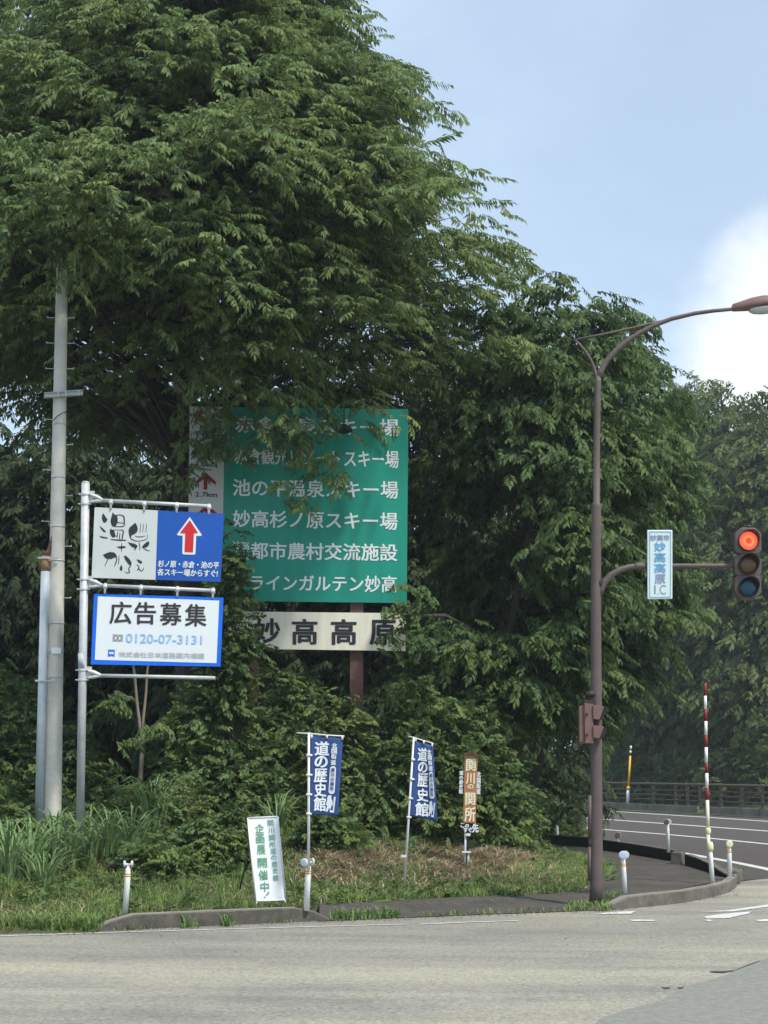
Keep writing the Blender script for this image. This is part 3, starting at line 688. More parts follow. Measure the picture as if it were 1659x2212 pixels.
blob([(760, 1160), (800, 1148), (860, 1195), (910, 1260), (932, 1310), (912, 1380), (890, 1420), (870, 1440), (895, 1480), (890, 1520), (850, 1538), (800, 1520), (765, 1480), (800, 1505), (850, 1520), (878, 1500), (855, 1455), (860, 1425), (895, 1370), (850, 1320), (790, 1240)])
blob([(705, 1345), (728, 1400), (726, 1470), (700, 1480), (672, 1450), (675, 1405)])
blob([(1035, 1225), (1090, 1240), (1150, 1270), (1165, 1300), (1120, 1325), (1075, 1290)])
stroke(mb, [(1040, 1345, 8), (1090, 1380, 9), (1085, 1430, 12), (1045, 1470, 6)], pl, zc); stroke(mb, [(1085, 1425, 12), (1110, 1465, 10), (1150, 1485, 9), (1185, 1450, 9), (1188, 1410, 5)], pl, zc)
mb.build('lettering', M['letter_black'], ba)
mb = MB(); pl = on(YS, 0.006)
put_text(mb, '杉ノ原・赤倉・池の平', [z1(1025, 738), z1(1520, 752), z1(1515, 808), z1(1020, 794)], pl, 0.035)
put_text(mb, '各スキー場からすぐ!', [z1(1020, 806), z1(1510, 818), z1(1505, 876), z1(1015, 862)], pl, 0.035)
mb.build('lettering', M['letter_white'], ba)
wa = [(1280, 385), (1378, 530), (1372, 540), (1333, 540), (1326, 685), (1318, 693), (1226, 690), (1219, 682), (1222, 538), (1180, 534), (1176, 526)]
MB().add([W(*z1(x, y), YS - 0.0055) for x, y in wa], [(0, 1, 2, 3, 4, 5, 6, 7, 8, 9, 10)]).build('arrow_outline', M['letter_white'], ba)
ra = [(1280, 410), (1348, 516), (1314, 519), (1306, 674), (1237, 671), (1243, 520), (1198, 517)]
MB().add([W(*z1(x, y), YS - 0.009) for x, y in ra], [(0, 1, 2, 3, 4, 5, 6)]).build('arrow', M['arrow_red'], ba)

# lower hanging board
zl = zoom(350, 2330, 550, 1659)
qb = [zl(60, 25), zl(1595, 70), zl(1560, 888), zl(22, 862)]
bb = thing('hanging_sign', 'hanging white sign with blue border, big black characters and a pale blue telephone number', 'sign', W(*zl(800, 460), YS), 'hanging advertising signs')
slab(qb, YS, 0.05).build('frame', M['frame_blue'], bb)
qi = [zl(107, 55), zl(1548, 105), zl(1515, 848), zl(70, 808)]
slab(qi, YS - 0.004, 0.003).build('panel', M['sign_white_bright'], bb)
pl = on(YS, 0.0085); mb = MB()
for ch, x0, x1, y0 in (('広', 245, 505, 118), ('告', 540, 795, 124), ('募', 843, 1100, 136), ('集', 1143, 1395, 148)):
    put_text(mb, ch, rect(zl, x0 + 6, y0, x1, y0 + 258, 4, -4), pl, 0.022)
mb.build('lettering', M['letter_brownblack'], bb)
mb = MB(); put_text(mb, '0120-07-3131', [zl(445, 495), zl(1345, 522), zl(1340, 625), zl(440, 602)], pl, 0.012); mb.build('lettering', M['letter_sky'], bb)
mb = MB(); put_text(mb, '株式会社日本道路案内標識', [zl(358, 708), zl(1372, 728), zl(1369, 795), zl(355, 770)], pl, 0.008); mb.build('lettering', M['letter_pale'], bb)
mb = MB()
def ring(cx, cy, rx, ry, w, n=20):
    stroke(mb, [(cx + rx * math.cos(k * 2 * math.pi / n), cy + ry * math.sin(k * 2 * math.pi / n), w) for k in range(n + 1)], pl, zl)
stroke(mb, [(288, 510, 4), (402, 514, 4)], pl, zl); stroke(mb, [(284, 582, 4), (398, 586, 4)], pl, zl); stroke(mb, [(290, 508, 4), (286, 584, 4)], pl, zl); stroke(mb, [(401, 512, 4), (396, 588, 4)], pl, zl)
ring(318, 548, 20, 26, 6); ring(366, 550, 20, 26, 6); mb.build('phone_mark', M['letter_gray'], bb)
mb = MB(); put = lambda pts: mb.add([pl(*zl(x, y)) for x, y in pts], [tuple(range(len(pts)))])
put([(230, 686), (308, 690), (307, 712), (228, 708)]); put([(228, 708), (240, 708), (240, 738), (227, 738)]); put([(296, 711), (307, 712), (306, 742), (296, 742)])
put([(226, 738), (306, 742), (304, 772), (285, 771), (285, 764), (247, 762), (246, 770), (225, 769)]); mb.build('company_mark', M['frame_blue'], bb)

# ------------------------------------------------------------------ large green direction sign
z2 = zoom(720, 1560, 940, 1659); YG = 28.5
p1 = W(771, 1800, YG + 0.2); p1.z = bz(p1.x, p1.y) - 0.3
gs = thing('direction_sign', 'large green roadside sign with six rows of white characters half hidden by hanging branches', 'sign', p1)
qg = [z2(292, 75), z2(1567, 90), z2(1556, 1437), z2(270, 1422)]
slab(qg, YG, 0.06).build('green_panel', M['sign_green'], gs)
qs = [z2(48, 72), z2(294, 75), z2(282, 1000), z2(36, 997)]
ap = slab(qs, YG + 0.002, 0.05).build('distance_panel', M['arrow_panel'], gs)
for x, sx in ((770, 0.27), (545, 0.27)):
    a, b = W(x, 1800, YG + 0.2), W(x + 1.5, 900, YG + 0.2); a.z = bz(a.x, a.y) - 0.3
    mb = MB(); mb.prism([a + Vector((-sx / 2, -0.13, 0)), a + Vector((sx / 2, -0.13, 0)), a + Vector((sx / 2, 0.13, 0)), a + Vector((-sx / 2, 0.13, 0))], b - a); mb.build('support_post', M['post_brown'], gs)
mb = MB(); pl = on(YG, 0.006)
mb = MB(); put_text(mb, '赤倉温泉スキー場', [z2(366, 140), z2(1500, 160), z2(1500, 280), z2(366, 252)], pl, 0.022); mb.build('lettering', M['letter_white'], gs)
mb = MB(); put_text(mb, '赤倉観光リゾート', [z2(360, 360), z2(1090, 376), z2(1090, 486), z2(360, 470)], pl, 0.02); mb.build('lettering', M['letter_white'], gs)
mb = MB(); put_text(mb, 'スキー場', [z2(1125, 376), z2(1500, 382), z2(1498, 500), z2(1122, 492)], pl, 0.02); mb.build('lettering', M['letter_white'], gs)
mb = MB(); put_text(mb, '池の平温泉スキー場', [z2(350, 575), z2(1496, 592), z2(1494, 712), z2(348, 692)], pl, 0.022); mb.build('lettering', M['letter_white'], gs)
mb = MB(); put_text(mb, '妙高杉ノ原スキー場', [z2(350, 792), z2(1492, 810), z2(1488, 930), z2(350, 908)], pl, 0.022); mb.build('lettering', M['letter_white'], gs)
mb = MB(); put_text(mb, '妙高', [z2(342, 1008), z2(462, 1010), z2(462, 1068), z2(342, 1066)], pl, 0.02); put_text(mb, '山麓', [z2(350, 1074), z2(462, 1076), z2(462, 1134), z2(350, 1132)], pl, 0.02); mb.build('lettering', M['letter_white'], gs)
mb = MB(); put_text(mb, '都市農村交流施設', [z2(472, 1014), z2(1490, 1028), z2(1488, 1146), z2(470, 1130)], pl, 0.022); mb.build('lettering', M['letter_white'], gs)
mb = MB(); put_text(mb, 'クラインガルテン妙高', [z2(352, 1240), z2(1486, 1250), z2(1482, 1364), z2(350, 1348)], pl, 0.022); mb.build('lettering', M['letter_white'], gs)
mb = MB(); pl = on(YG, 0.004)
def up_arrow(cx, y0, y1, w): 
    s = (y1 - y0)
    for poly in ([(cx, y0), (cx + w, y0 + s * 0.55), (cx + w - 2, y0 + s * 0.74), (cx, y0 + s * 0.30), (cx - w + 2, y0 + s * 0.74), (cx - w, y0 + s * 0.55)], [(cx - 14, y0 + s * 0.26), (cx + 14, y0 + s * 0.26), (cx + 12, y1), (cx - 14, y1)]):
        mb.add([pl(*z2(x, y)) for x, y in poly], [tuple(range(len(poly)))])
up_arrow(158, 528, 650, 72); mb.build('arrow', M['arrow_darkred'], ap); mb = MB(); up_arrow(170, 750, 872, 72); mb.build('arrow', M['arrow_darkred'], ap); mb = MB()
stroke(mb, [(165, 400, 14), (158, 370, 14), (120, 330, 13), (95, 385, 13)], pl, z2); stroke(mb, [(96, 330, 13), (96, 390, 13), (140, 395, 11)], pl, z2); stroke(mb, [(160, 435, 14), (158, 380, 14)], pl, z2); mb.build('arrow', M['arrow_darkred'], ap); mb = MB()
stroke(mb, [(165, 235, 14), (158, 170, 14), (110, 130, 13)], pl, z2); stroke(mb, [(98, 175, 12), (98, 115, 12), (150, 112, 11)], pl, z2); mb.build('arrow', M['arrow_darkred'], ap)
for s_, y_ in (('2.7km', 664), ('3.0km', 455), ('3.5km', 262)): mb = MB(); put_text(mb, s_, [z2(85, y_), z2(238, y_ + 4), z2(238, y_ + 38), z2(85, y_ + 34)], pl, 0.012); mb.build('lettering', M['letter_black'], ap)
# beige name board on the same posts
qn = [z2(200, 1494), z2(1548, 1508), z2(1546, 1770), z2(200, 1752)]
nb = thing('place_name_board', 'long beige board with four large black characters below the green sign', 'sign', W(*z2(870, 1630), YG))
slab(qn, YG - 0.03, 0.06).build('panel', M['sign_beige'], nb)
mb = MB(); pl = on(YG - 0.03, 0.006)
for ch, x0, x1, y0, y1 in (('妙', 500, 672, 1546, 1712), ('高', 762, 930, 1550, 1722), ('高', 1034, 1202, 1552, 1724), ('原', 1302, 1474, 1558, 1728)):
    mb = MB(); put_text(mb, ch, rect(z2, x0, y0, x1, y1, 1), pl, 0.036); mb.build('lettering', M['letter_black'], nb)
mb = MB(); put_text(mb, 'ようこそ', [z2(255, 1636), z2(455, 1638), z2(455, 1690), z2(255, 1688)], pl, 0.03)
mb.build('lettering', M['letter_black'], nb)
mb = MB(); mb.tube([W(*z2(1123, 60), YG - 0.35), W(*z2(1121, 120), YG - 0.35), W(*z2(1119, 205), YG - 0.35)], 0.012, 6); mb.tube([W(*z2(1119, 195), YG - 0.35), W(*z2(1118, 215), YG - 0.35), W(*z2(1117, 238), YG - 0.35), W(*z2(1116, 250), YG - 0.35)], [0.05, 0.16, 0.19, 0.12], 12)
tag(mb.build('hanging_lamp', M['black']), 'small dark lamp dangling on a cord before the top of the green sign', 'lamp')

# ------------------------------------------------------------------ street lamp carrying the signals
z4 = zoom(2200, 1100, 824, 1302); lb = G(1287, 1957, 0.03); YL = lb.y
PS = 3000.0 / YL                                            # picture units per metre here
lp = thing('street_lamp', 'brown street lamp post with curved arm, thin brace and signal arm at the pavement corner', 'street lamp', lb)
def L4(x, y, lift=0.0): return W(*z4(x, y), YL - lift)
c1 = W(*z5(509, 1500), YL)
MB().tube([lb, c1, L4(231, 1960), L4(233, 1420), L4(234, 1398), L4(234.5, 1390), L4(236, 1000), L4(243, 640), L4(246, 605)], [0.112, 0.106, 0.085, 0.082, 0.082, 0.060, 0.058, 0.055, 0.054], 20).build('pole_shaft', M['brown_paint'], lp)
MB().tube([L4(*p) for p in ((246, 615), (260, 572), (295, 510), (350, 447), (420, 387), (500, 335), (590, 288), (700, 246), (850, 211), (960, 196), (1092, 184))], [0.054, 0.052, 0.048, 0.045, 0.043, 0.041, 0.039, 0.037, 0.034, 0.032, 0.030], 14).build('lamp_arm', M['brown_paint'], lp)
mb = MB(); mb.tube([L4(*p) for p in ((236, 632), (231, 590), (216, 540), (196, 495), (166, 448), (130, 405), (98, 376))], [0.04, 0.036, 0.03, 0.027, 0.024, 0.021, 0.019], 10)
mb.tube([L4(*p) for p in ((98, 377), (260, 345), (420, 311), (560, 278), (650, 258))], 0.020, 10); mb.build('brace', M['brown_paint'], lp)
# luminaire: an egg shaped hood with a glass bowl below
lum = MB(); A0 = L4(1085, 180); ax = (L4(1302, 160) - A0).normalized(); upv = Vector((-ax.z, 0, ax.x)); rows = []
for s, hw, zt, zb in ((-0.02, 0.035, 0.045, -0.045), (0.0, 0.05, 0.075, -0.055), (0.12, 0.08, 0.10, -0.06), (0.30, 0.13, 0.145, -0.06), (0.50, 0.165, 0.165, -0.06), (0.70, 0.165, 0.155, -0.06), (0.85, 0.12, 0.11, -0.06), (0.93, 0.05, 0.03, -0.05)):
    rows.append([A0 + ax * s + Vector((0, hw * math.cos(a_), 0)) + upv * ((zt if math.sin(a_) > 0 else zb * -1) * math.sin(a_)) for a_ in np.linspace(0, 2 * math.pi, 20, endpoint=False)])
lum.add([p for r in rows for p in r], [(i * 20 + k, i * 20 + (k + 1) % 20, (i + 1) * 20 + (k + 1) % 20, (i + 1) * 20 + k) for i in range(len(rows) - 1) for k in range(20)] + [tuple(range(20)), tuple((len(rows) - 1) * 20 + k for k in range(20))], True)
lo_ = lum.build('luminaire', M['brown_pink'], lp)
gl = MB(); rows = []
for k, sc in ((0, 1.0), (1, 0.96), (2, 0.8), (3, 0.5), (4, 0.1)):
    rows.append([A0 + ax * (0.52 + 0.27 * sc * math.cos(a_)) + Vector((0, 0.14 * sc * math.sin(a_), 0)) - upv * (0.05 + 0.085 * math.sin(k / 4 * math.pi / 2)) for a_ in np.linspace(0, 2 * math.pi, 24, endpoint=False)])
gl.add([p for r in rows for p in r], [(i * 24 + k, i * 24 + (k + 1) % 24, (i + 1) * 24 + (k + 1) % 24, (i + 1) * 24 + k) for i in range(4) for k in range(24)] + [tuple(96 + k for k in range(24))], True)
gl.build('lamp_bowl', M['lamp_glass'], lo_)
arm = MB().tube([L4(*p) for p in ((246, 1970), (262, 1925), (288, 1878), (330, 1836), (380, 1808), (440, 1790), (520, 1783), (700, 1783), (1000, 1783), (1175, 1783))], [0.055, 0.062, 0.060, 0.055, 0.052, 0.050, 0.049, 0.041, 0.040, 0.040], 14).build('signal_arm', M['brown_paint'], lp)
MB().tube([L4(470, 1787), L4(490, 1784.5), L4(530, 1783), L4(545, 1783)], [0.053, 0.056, 0.056, 0.052], 14).build('arm_sleeve', M['brown_paint'], arm)
mb = MB()
for y in (1640, 1700, 1780, 1840, 2050): MB().box(L4(262, y) + Vector((0.004, -0.02, 0)), (0.02, 0.03, 0.05)).build('bolt_plate', M['brown_dark'], lp)
mb.box(L4(258, 1890) + Vector((0.005, -0.07, 0)), (0.05, 0.03, 0.06)); mb.build('arm_flange', M['brown_dark'], lp)
mb = MB(); a, b = W(*z5(466, 905), YL - 0.02), W(*z5(466, 1185), YL - 0.02); mb.tube([a, b], 0.036, 10); a, b = W(*z5(463, 1245), YL - 0.02), W(*z5(463, 1480), YL - 0.02); mb.tube([a, b], 0.034, 10); mb.build('cable_duct', M['brown_paint'], lp)
MB().box(W(*z5(467, 1215), YL - 0.02), (0.06, 0.10, 0.10)).build('duct_joint', M['brown_dark'], lp); mb = MB(); mb.tube([lb, lb + Vector((0, 0, 0.05))], 0.135, 20); mb.build('base_collar', M['brown_dark'], lp)

# junction name plate on the signal arm
zi = zoom(2520, 2060, 160, 1106); YI = YL - 0.09
q = [zi(198, 182), zi(885, 182), zi(885, 2062), zi(205, 2070)]
ip = thing('junction_sign', 'upright white plate with blue characters clamped on the signal arm', 'sign', W(*zi(540, 1120), YI))
slab(q, YI, 0.03).build('plate', M['ic_white'], ip, 0.012)
mb = MB(); pl = on(YI, 0.004)
for a, b in (((262, 238), (832, 238)), ((832, 238), (830, 2012)), ((830, 2012), (266, 2016)), ((266, 2016), (262, 238))): stroke(mb, [(*a, 11), (*b, 11)], pl, zi)
mb.build('border_line', M['ic_line'], ip)
mb = MB(); put_text(mb, '妙高市', rect(zi, 282, 318, 800, 472), pl, 0.03); mb.build('lettering', M['letter_lilac'], ip); mb = MB(); put_text(mb, '原', rect(zi, 405, 1392, 688, 1640), pl, 0.03); mb.build('lettering', M['letter_lilac'], ip)
mb = MB()
for ch, y0, y1 in (('妙', 515, 755), ('高', 800, 1055), ('高', 1095, 1345)): put_text(mb, ch, rect(zi, 395, y0, 690, y1), pl, 0.03)
mb.build('lettering', M['letter_blue'], ip)
mb = MB(); put_text(mb, 'I', rect(zi, 385, 1690, 428, 1925), pl, 0.0); put_text(mb, '.', rect(zi, 475, 1905, 508, 1940), pl, 0.0); put_text(mb, 'C', rect(zi, 535, 1680, 705, 1938), pl, 0.0); mb.build('lettering', M['letter_gray'], ip)
mb = MB()
for y in (1010, 1240): mb.box(W(*zi(540, y), YI + 0.05), (0.3, 0.05, 0.03))
mb.build('bracket', M['signal_body'], ip)

# three lamp traffic signal at the arm's end
zs = zoom(2860, 2050, 164, 1036); YT = YL - 0.12
ts = thing('traffic_signal', 'upright brown three lamp traffic signal showing red at the end of the arm', 'traffic light', W(*zs(545, 1080), YT))
for cy, hh, kind in ((505, 325, 'lens_red'), (1090, 275, 'lens_amber'), (1660, 300, 'lens_green')):
    c = W(*zs(545, cy if kind != 'lens_red' else 495), YT); hw = 330 * 0.08684 / PS; h2 = hh * 0.08684 / PS; k = 0.10
    dn = 0.5 if kind == 'lens_red' else 0.35
    poly = [(-hw + k, h2), (hw - k, h2), (hw, h2 - k), (hw, -h2 + k * dn), (hw - k * dn, -h2), (-hw + k * dn, -h2), (-hw, -h2 + k * dn), (-hw, h2 - k)]
    if kind == 'lens_green': poly = [(-hw + 0.04, h2), (hw - 0.04, h2), (hw, h2 - 0.05), (hw, -h2 + 0.12), (hw - 0.12, -h2), (-hw + 0.12, -h2), (-hw, -h2 + 0.12), (-hw, h2 - 0.05)]
    hb = MB().prism([c + Vector((x, 0.0, z)) for x, z in poly], (0, 0.16, 0)).build('housing', M['signal_body'], ts, 0.012)
    lc = W(*zs(542, cy), YT); r = 232 * 0.08684 / PS
    n = 28; mb = MB(); vs = []
    for rr, y0 in ((r * 1.10, 0.0), (r * 1.10, -0.05), (r * 1.02, -0.05), (r * 1.02, 0.0)):
        vs += [lc + Vector((rr * math.cos(2 * math.pi * i / n), y0, rr * math.sin(2 * math.pi * i / n))) for i in range(n)]
    mb.add(vs, [(j * n + i, j * n + (i + 1) % n, (j + 1) * n + (i + 1) % n, (j + 1) * n + i) for j in range(3) for i in range(n)], True); mb.build('rim', M['brown_dark'], hb)
    vs = []; a0, a1 = math.radians(-15), math.radians(195); m_ = 24           # hood over the lens
    for i in range(m_ + 1):
        w = a0 + (a1 - a0) * i / m_; ext = 0.05 + 0.16 * max(0, math.sin(w)) ** 0.7
        for rr, y in ((1.12, -0.02), (1.12, -ext), (1.09, -ext), (1.09, -0.02)): vs.append(lc + Vector((r * rr * math.cos(w), y, r * rr * math.sin(w))))
    MB().add(vs, [(i * 4 + k, i * 4 + 4 + k, i * 4 + 4 + (k + 1) % 4, i * 4 + (k + 1) % 4) for i in range(m_) for k in range(4)], True).build('visor', M['signal_body'], hb)
    o = MB().disc(lc + Vector((0, -0.004, 0)), (0, -1, 0), r, 0.008, 28, 0.03).build('lens', M[kind], hb)
    o['label'] = {'lens_red': 'lit red lens', 'lens_amber': 'unlit amber lens', 'lens_green': 'unlit blue green lens'}[kind]
mb = MB(); mb.tube([W(*zs(545, 150), YT + 0.08), W(*zs(545, 125), YT + 0.08)], 0.05, 12); mb.build('top_bracket', M['signal_body'], ts)

# pedestrian signal seen from its side
YD = YL - 0.20
ps = thing('pedestrian_signal', 'brown two lamp pedestrian signal box with hoods seen from the side on the lamp post', 'traffic light', W(*z5(440, 425), YD))
mb = MB(); mb.prism([W(*z5(x, y), YD - 0.10) for x, y in ((428, 288), (486, 292), (490, 558), (432, 556))], (0, 0.14, 0)); hb = mb.build('housing', M['brown_pink'], ps, 0.006)
MB().prism([W(*z5(x, y), YD - 0.06) for x, y in ((393, 310), (426, 296), (430, 556), (396, 546))], (0, 0.12, 0)).build('housing_door', M['brown_pink'], hb, 0.006)
for y0, y1 in ((303, 398), (438, 523)):
    a = [W(*z5(x, y), YD - 0.13) for x, y in ((486, y0 - 2), (560, y0 + 6), (530, y1), (489, y1 - 4))]
    hd = MB().prism(a, (0, 0.26, 0)).build('hood', M['brown_pink'], hb, 0.006)
    MB().prism([W(*z5(x, y), YD - 0.115) for x, y in ((555, y0 + 10), (582, y0 + 12), (574, y0 + 50), (545, y1), (527, y1 - 3))], (0, 0.23, 0)).build('hood_mouth', M['black'], hd)
for y in (362, 500): MB().disc(W(*z5(444, y), YD - 0.11), (0, -1, 0), 0.022, 0.03, 10).build('latch', M['brown_dark'], hb)
mb = MB(); mb.box(W(*z5(455, 278), YD - 0.02), (0.16, 0.14, 0.06)); mb.tube([W(*z5(470, 272), YD), W(*z5(470, 235), YD)], [0.07, 0.055], 14); mb.tube([W(*z5(468, 240), YD), W(*z5(468, 222), YD), W(*z5(466, 206), YD)], [0.085, 0.09, 0.05], 14); mb.build('mount', M['brown_dark'], ps)
MB().box(W(*z5(478, 480), YD + 0.09), (0.10, 0.14, 0.05)).build('mount_arm', M['brown_dark'], ps)

# ------------------------------------------------------------------ delineator posts
def delineator(label, bp, tp, rad, discs, band=True, group='white delineator posts along the kerbs', lens=None):
    """bp, tp: world foot and top of the white tube; discs: list of (offset, axis, radius, material)"""
    t = thing('delineator_post', label, 'road post', bp, group)
    ax = (tp - bp); L_ = ax.length; ax.normalize()
    mb = MB(); mb.tube([bp - ax * 0.04, bp + ax * (L_ - 0.10), bp + ax * (L_ - 0.03), tp], [rad, rad, rad * 0.85, rad * 0.8], 16); mb.build('tube', M['white_paint'], t)
    if band:
        MB().tube([bp + ax * (L_ - 0.115), bp + ax * (L_ - 0.105 + 0.012)], rad * 1.05, 16).build('band', M['band_orange'], t)
        MB().tube([bp + ax * (L_ - 0.085), bp + ax * (L_ - 0.065)], rad * 1.0, 16).build('band', M['band_orange'], t)
    if discs:
        hd = MB()
        hd.tube([tp - ax * 0.02, tp + ax * 0.03], rad * 0.55, 10)
        for off, a_, r, m in discs: hd.tube([tp + ax * 0.05, tp + ax * 0.05 + off], 0.016, 8)
        h = hd.build('reflector_holder', M['pole_white'], t)
        for off, a_, r, m in discs:
            c = tp + ax * 0.055 + off
            MB().disc(c, a_, r * 1.1, 0.02, 20).build('reflector_rim', M['pole_white'], h)
            MB().disc(c + Vector(a_).normalized() * 0.009, a_, r, 0.014, 20, 0.004).build('reflector', M[m], h)
    return t
def at(zf, b, tp_, z, ytop=0.0):
    bp = G(*zf(*b), z); return bp, W(*zf(*tp_), bp.y + ytop)
z7 = zoom(0, 2600, 900, 1659)
bp, tp = at(z7, (909, 1833), (930, 1510), 0.205)
delineator('white delineator post with two edge on reflectors at the grassy end of the dark kerb', bp, tp, 0.041, [(Vector((-0.05, 0, 0.01)), (-1, -0.05, 0), 0.04, 'reflector'), (Vector((0.05, 0, 0.01)), (1, 0.05, 0), 0.04, 'reflector_amber')])
za = zoom(880, 3150, 450, 1659)
bp, tp = at(za, (1208, 1565), (1232, 960), 0.205)
D2 = (bp, tp)
delineator('white delineator post with the taller blue banner pole fixed to its top', bp, tp, 0.043, [(Vector((-0.06, -0.05, 0.0)), (-0.55, -0.83, 0), 0.058, 'reflector'), (Vector((0.055, 0.03, 0.01)), (0.9, 0.45, 0), 0.05, 'reflector_amber')])
bp, tp = at(z5, (700, 1568), (687, 1335), 0.205)
delineator('white delineator post with round blue white reflector right of the lamp post', bp, tp, 0.042, [(Vector((-0.01, -0.06, 0.02)), (-0.2, -1, 0), 0.064, 'reflector'), (Vector((0.05, 0.06, 0.02)), (0.3, 1, 0), 0.06, 'reflector_amber')])
bp, tp = at(z5, (1286, 1492), (1271, 1275), 0.205)
delineator('white reflectorless post clamped to the foot of the striped snow pole', bp, tp, 0.044, [], band=False)
d4 = bpy.data.objects[-1] if False else None
bp4, tp4 = bp, tp
bp, tp = at(z5, (1403, 1434), (1397, 1250), 0.30)
delineator('white delineator post with pale yellow reflector on the island tip', bp, tp, 0.046, [(Vector((0, -0.05, 0.0)), (0.0, -1, 0), 0.062, 'pale_yellow')])
bp, tp = at(z5, (991, 1277), (985, 1100), 0.44); 
delineator('white delineator post with brown round reflector standing just behind the dark wall', bp, tp, 0.040, [(Vector((-0.03, -0.05, 0.0)), (-0.4, -1, 0), 0.065, 'reflector_brown'), (Vector((0.035, 0.05, 0.0)), (0.5, 1, 0), 0.065, 'pale_yellow')], band=False)
bp, tp = at(z5, (655, 1300), (650, 1186), 0.0)
delineator('short white delineator post with brown round reflector half hidden behind the dark wall', bp, tp, 0.038, [(Vector((-0.0, -0.05, 0.0)), (-0.2, -1, 0), 0.085, 'reflector_brown')], band=False)
bp, tp = at(z5, (246, 1240), (243, 1095), 0.0)
delineator('plain white post under the overhanging leaves left of the lamp post', bp, tp, 0.048, [], band=False)
# snow poles
tsn = thing('snow_pole', 'tall thin red and white striped snow pole on the island kerb', 'snow pole', G(*z5(1268, 1480), 0.2)); ys = bp4.y + 0.07
pts = [(1237, 150), (1238, 238), (1240, 328), (1242, 408), (1243, 500), (1244, 583), (1245, 685), (1248, 757), (1250, 855), (1252, 937), (1256, 1140)]
for i in range(len(pts) - 1):
    MB().tube([W(*z5(*pts[i]), ys), W(*z5(*pts[i + 1]), ys)], [0.026 + 0.0008 * i, 0.026 + 0.0008 * (i + 1)], 12).build('red_band' if i % 2 == 0 else 'white_band', M['pole_red' if i % 2 == 0 else ('white_paint' if i < 8 else 'cream_paint')], tsn)
MB().tube([W(*z5(1256, 1140), ys), W(*z5(1262, 1330), ys)], 0.036, 12).build('sleeve', M['cream_paint'], tsn)
MB().tube([W(*z5(1257, 1122), ys), W(*z5(1257, 1135), ys), W(*z5(1257, 1156), ys), W(*z5(1258, 1168), ys)], [0.036, 0.055, 0.055, 0.036], 14).build('knob', M['pale_yellow'], tsn)
mb = MB(); a = W(*z5(1270, 1275), bp4.y); mb.tube([a + Vector((0, 0, -0.02)), a + Vector((0, 0, 0.03)), a + Vector((0, 0, 0.10)), a + Vector((0, 0, 0.16))], [0.045, 0.066, 0.064, 0.045], 14); mb.build('clamp', M['pale_yellow'], tsn)
bp = online(1350) - Vector((-dr.y, dr.x, 0)) * 0.2; yy = bp.y
ty = thing('snow_pole', 'yellow snow pole on a white post in front of the brown railing', 'snow pole', bp)
MB().tube([W(*z5(718, 958), yy), W(*z5(722, 868), yy)], 0.10, 12).build('white_band', M['white_paint'], ty)
MB().tube([W(*z5(722, 868), yy), W(*z5(723, 846), yy)], 0.12, 12).build('clamp', M['band_yellow'], ty)
MB().tube([W(*z5(723, 846), yy), W(*z5(735, 640), yy)], [0.075, 0.065], 12).build('yellow_band', M['band_yellow'], ty)
for (x0, y0), (x1, y1), m in (((735, 640), (736, 622), 'black'), ((736, 622), (737, 606), 'white_paint'), ((737, 606), (738, 596), 'black'), ((738, 596), (740, 574), 'white_paint')):
    MB().tube([W(*z5(x0, y0), yy), W(*z5(x1, y1), yy)], 0.065, 12).build('top_band', M[m], ty)

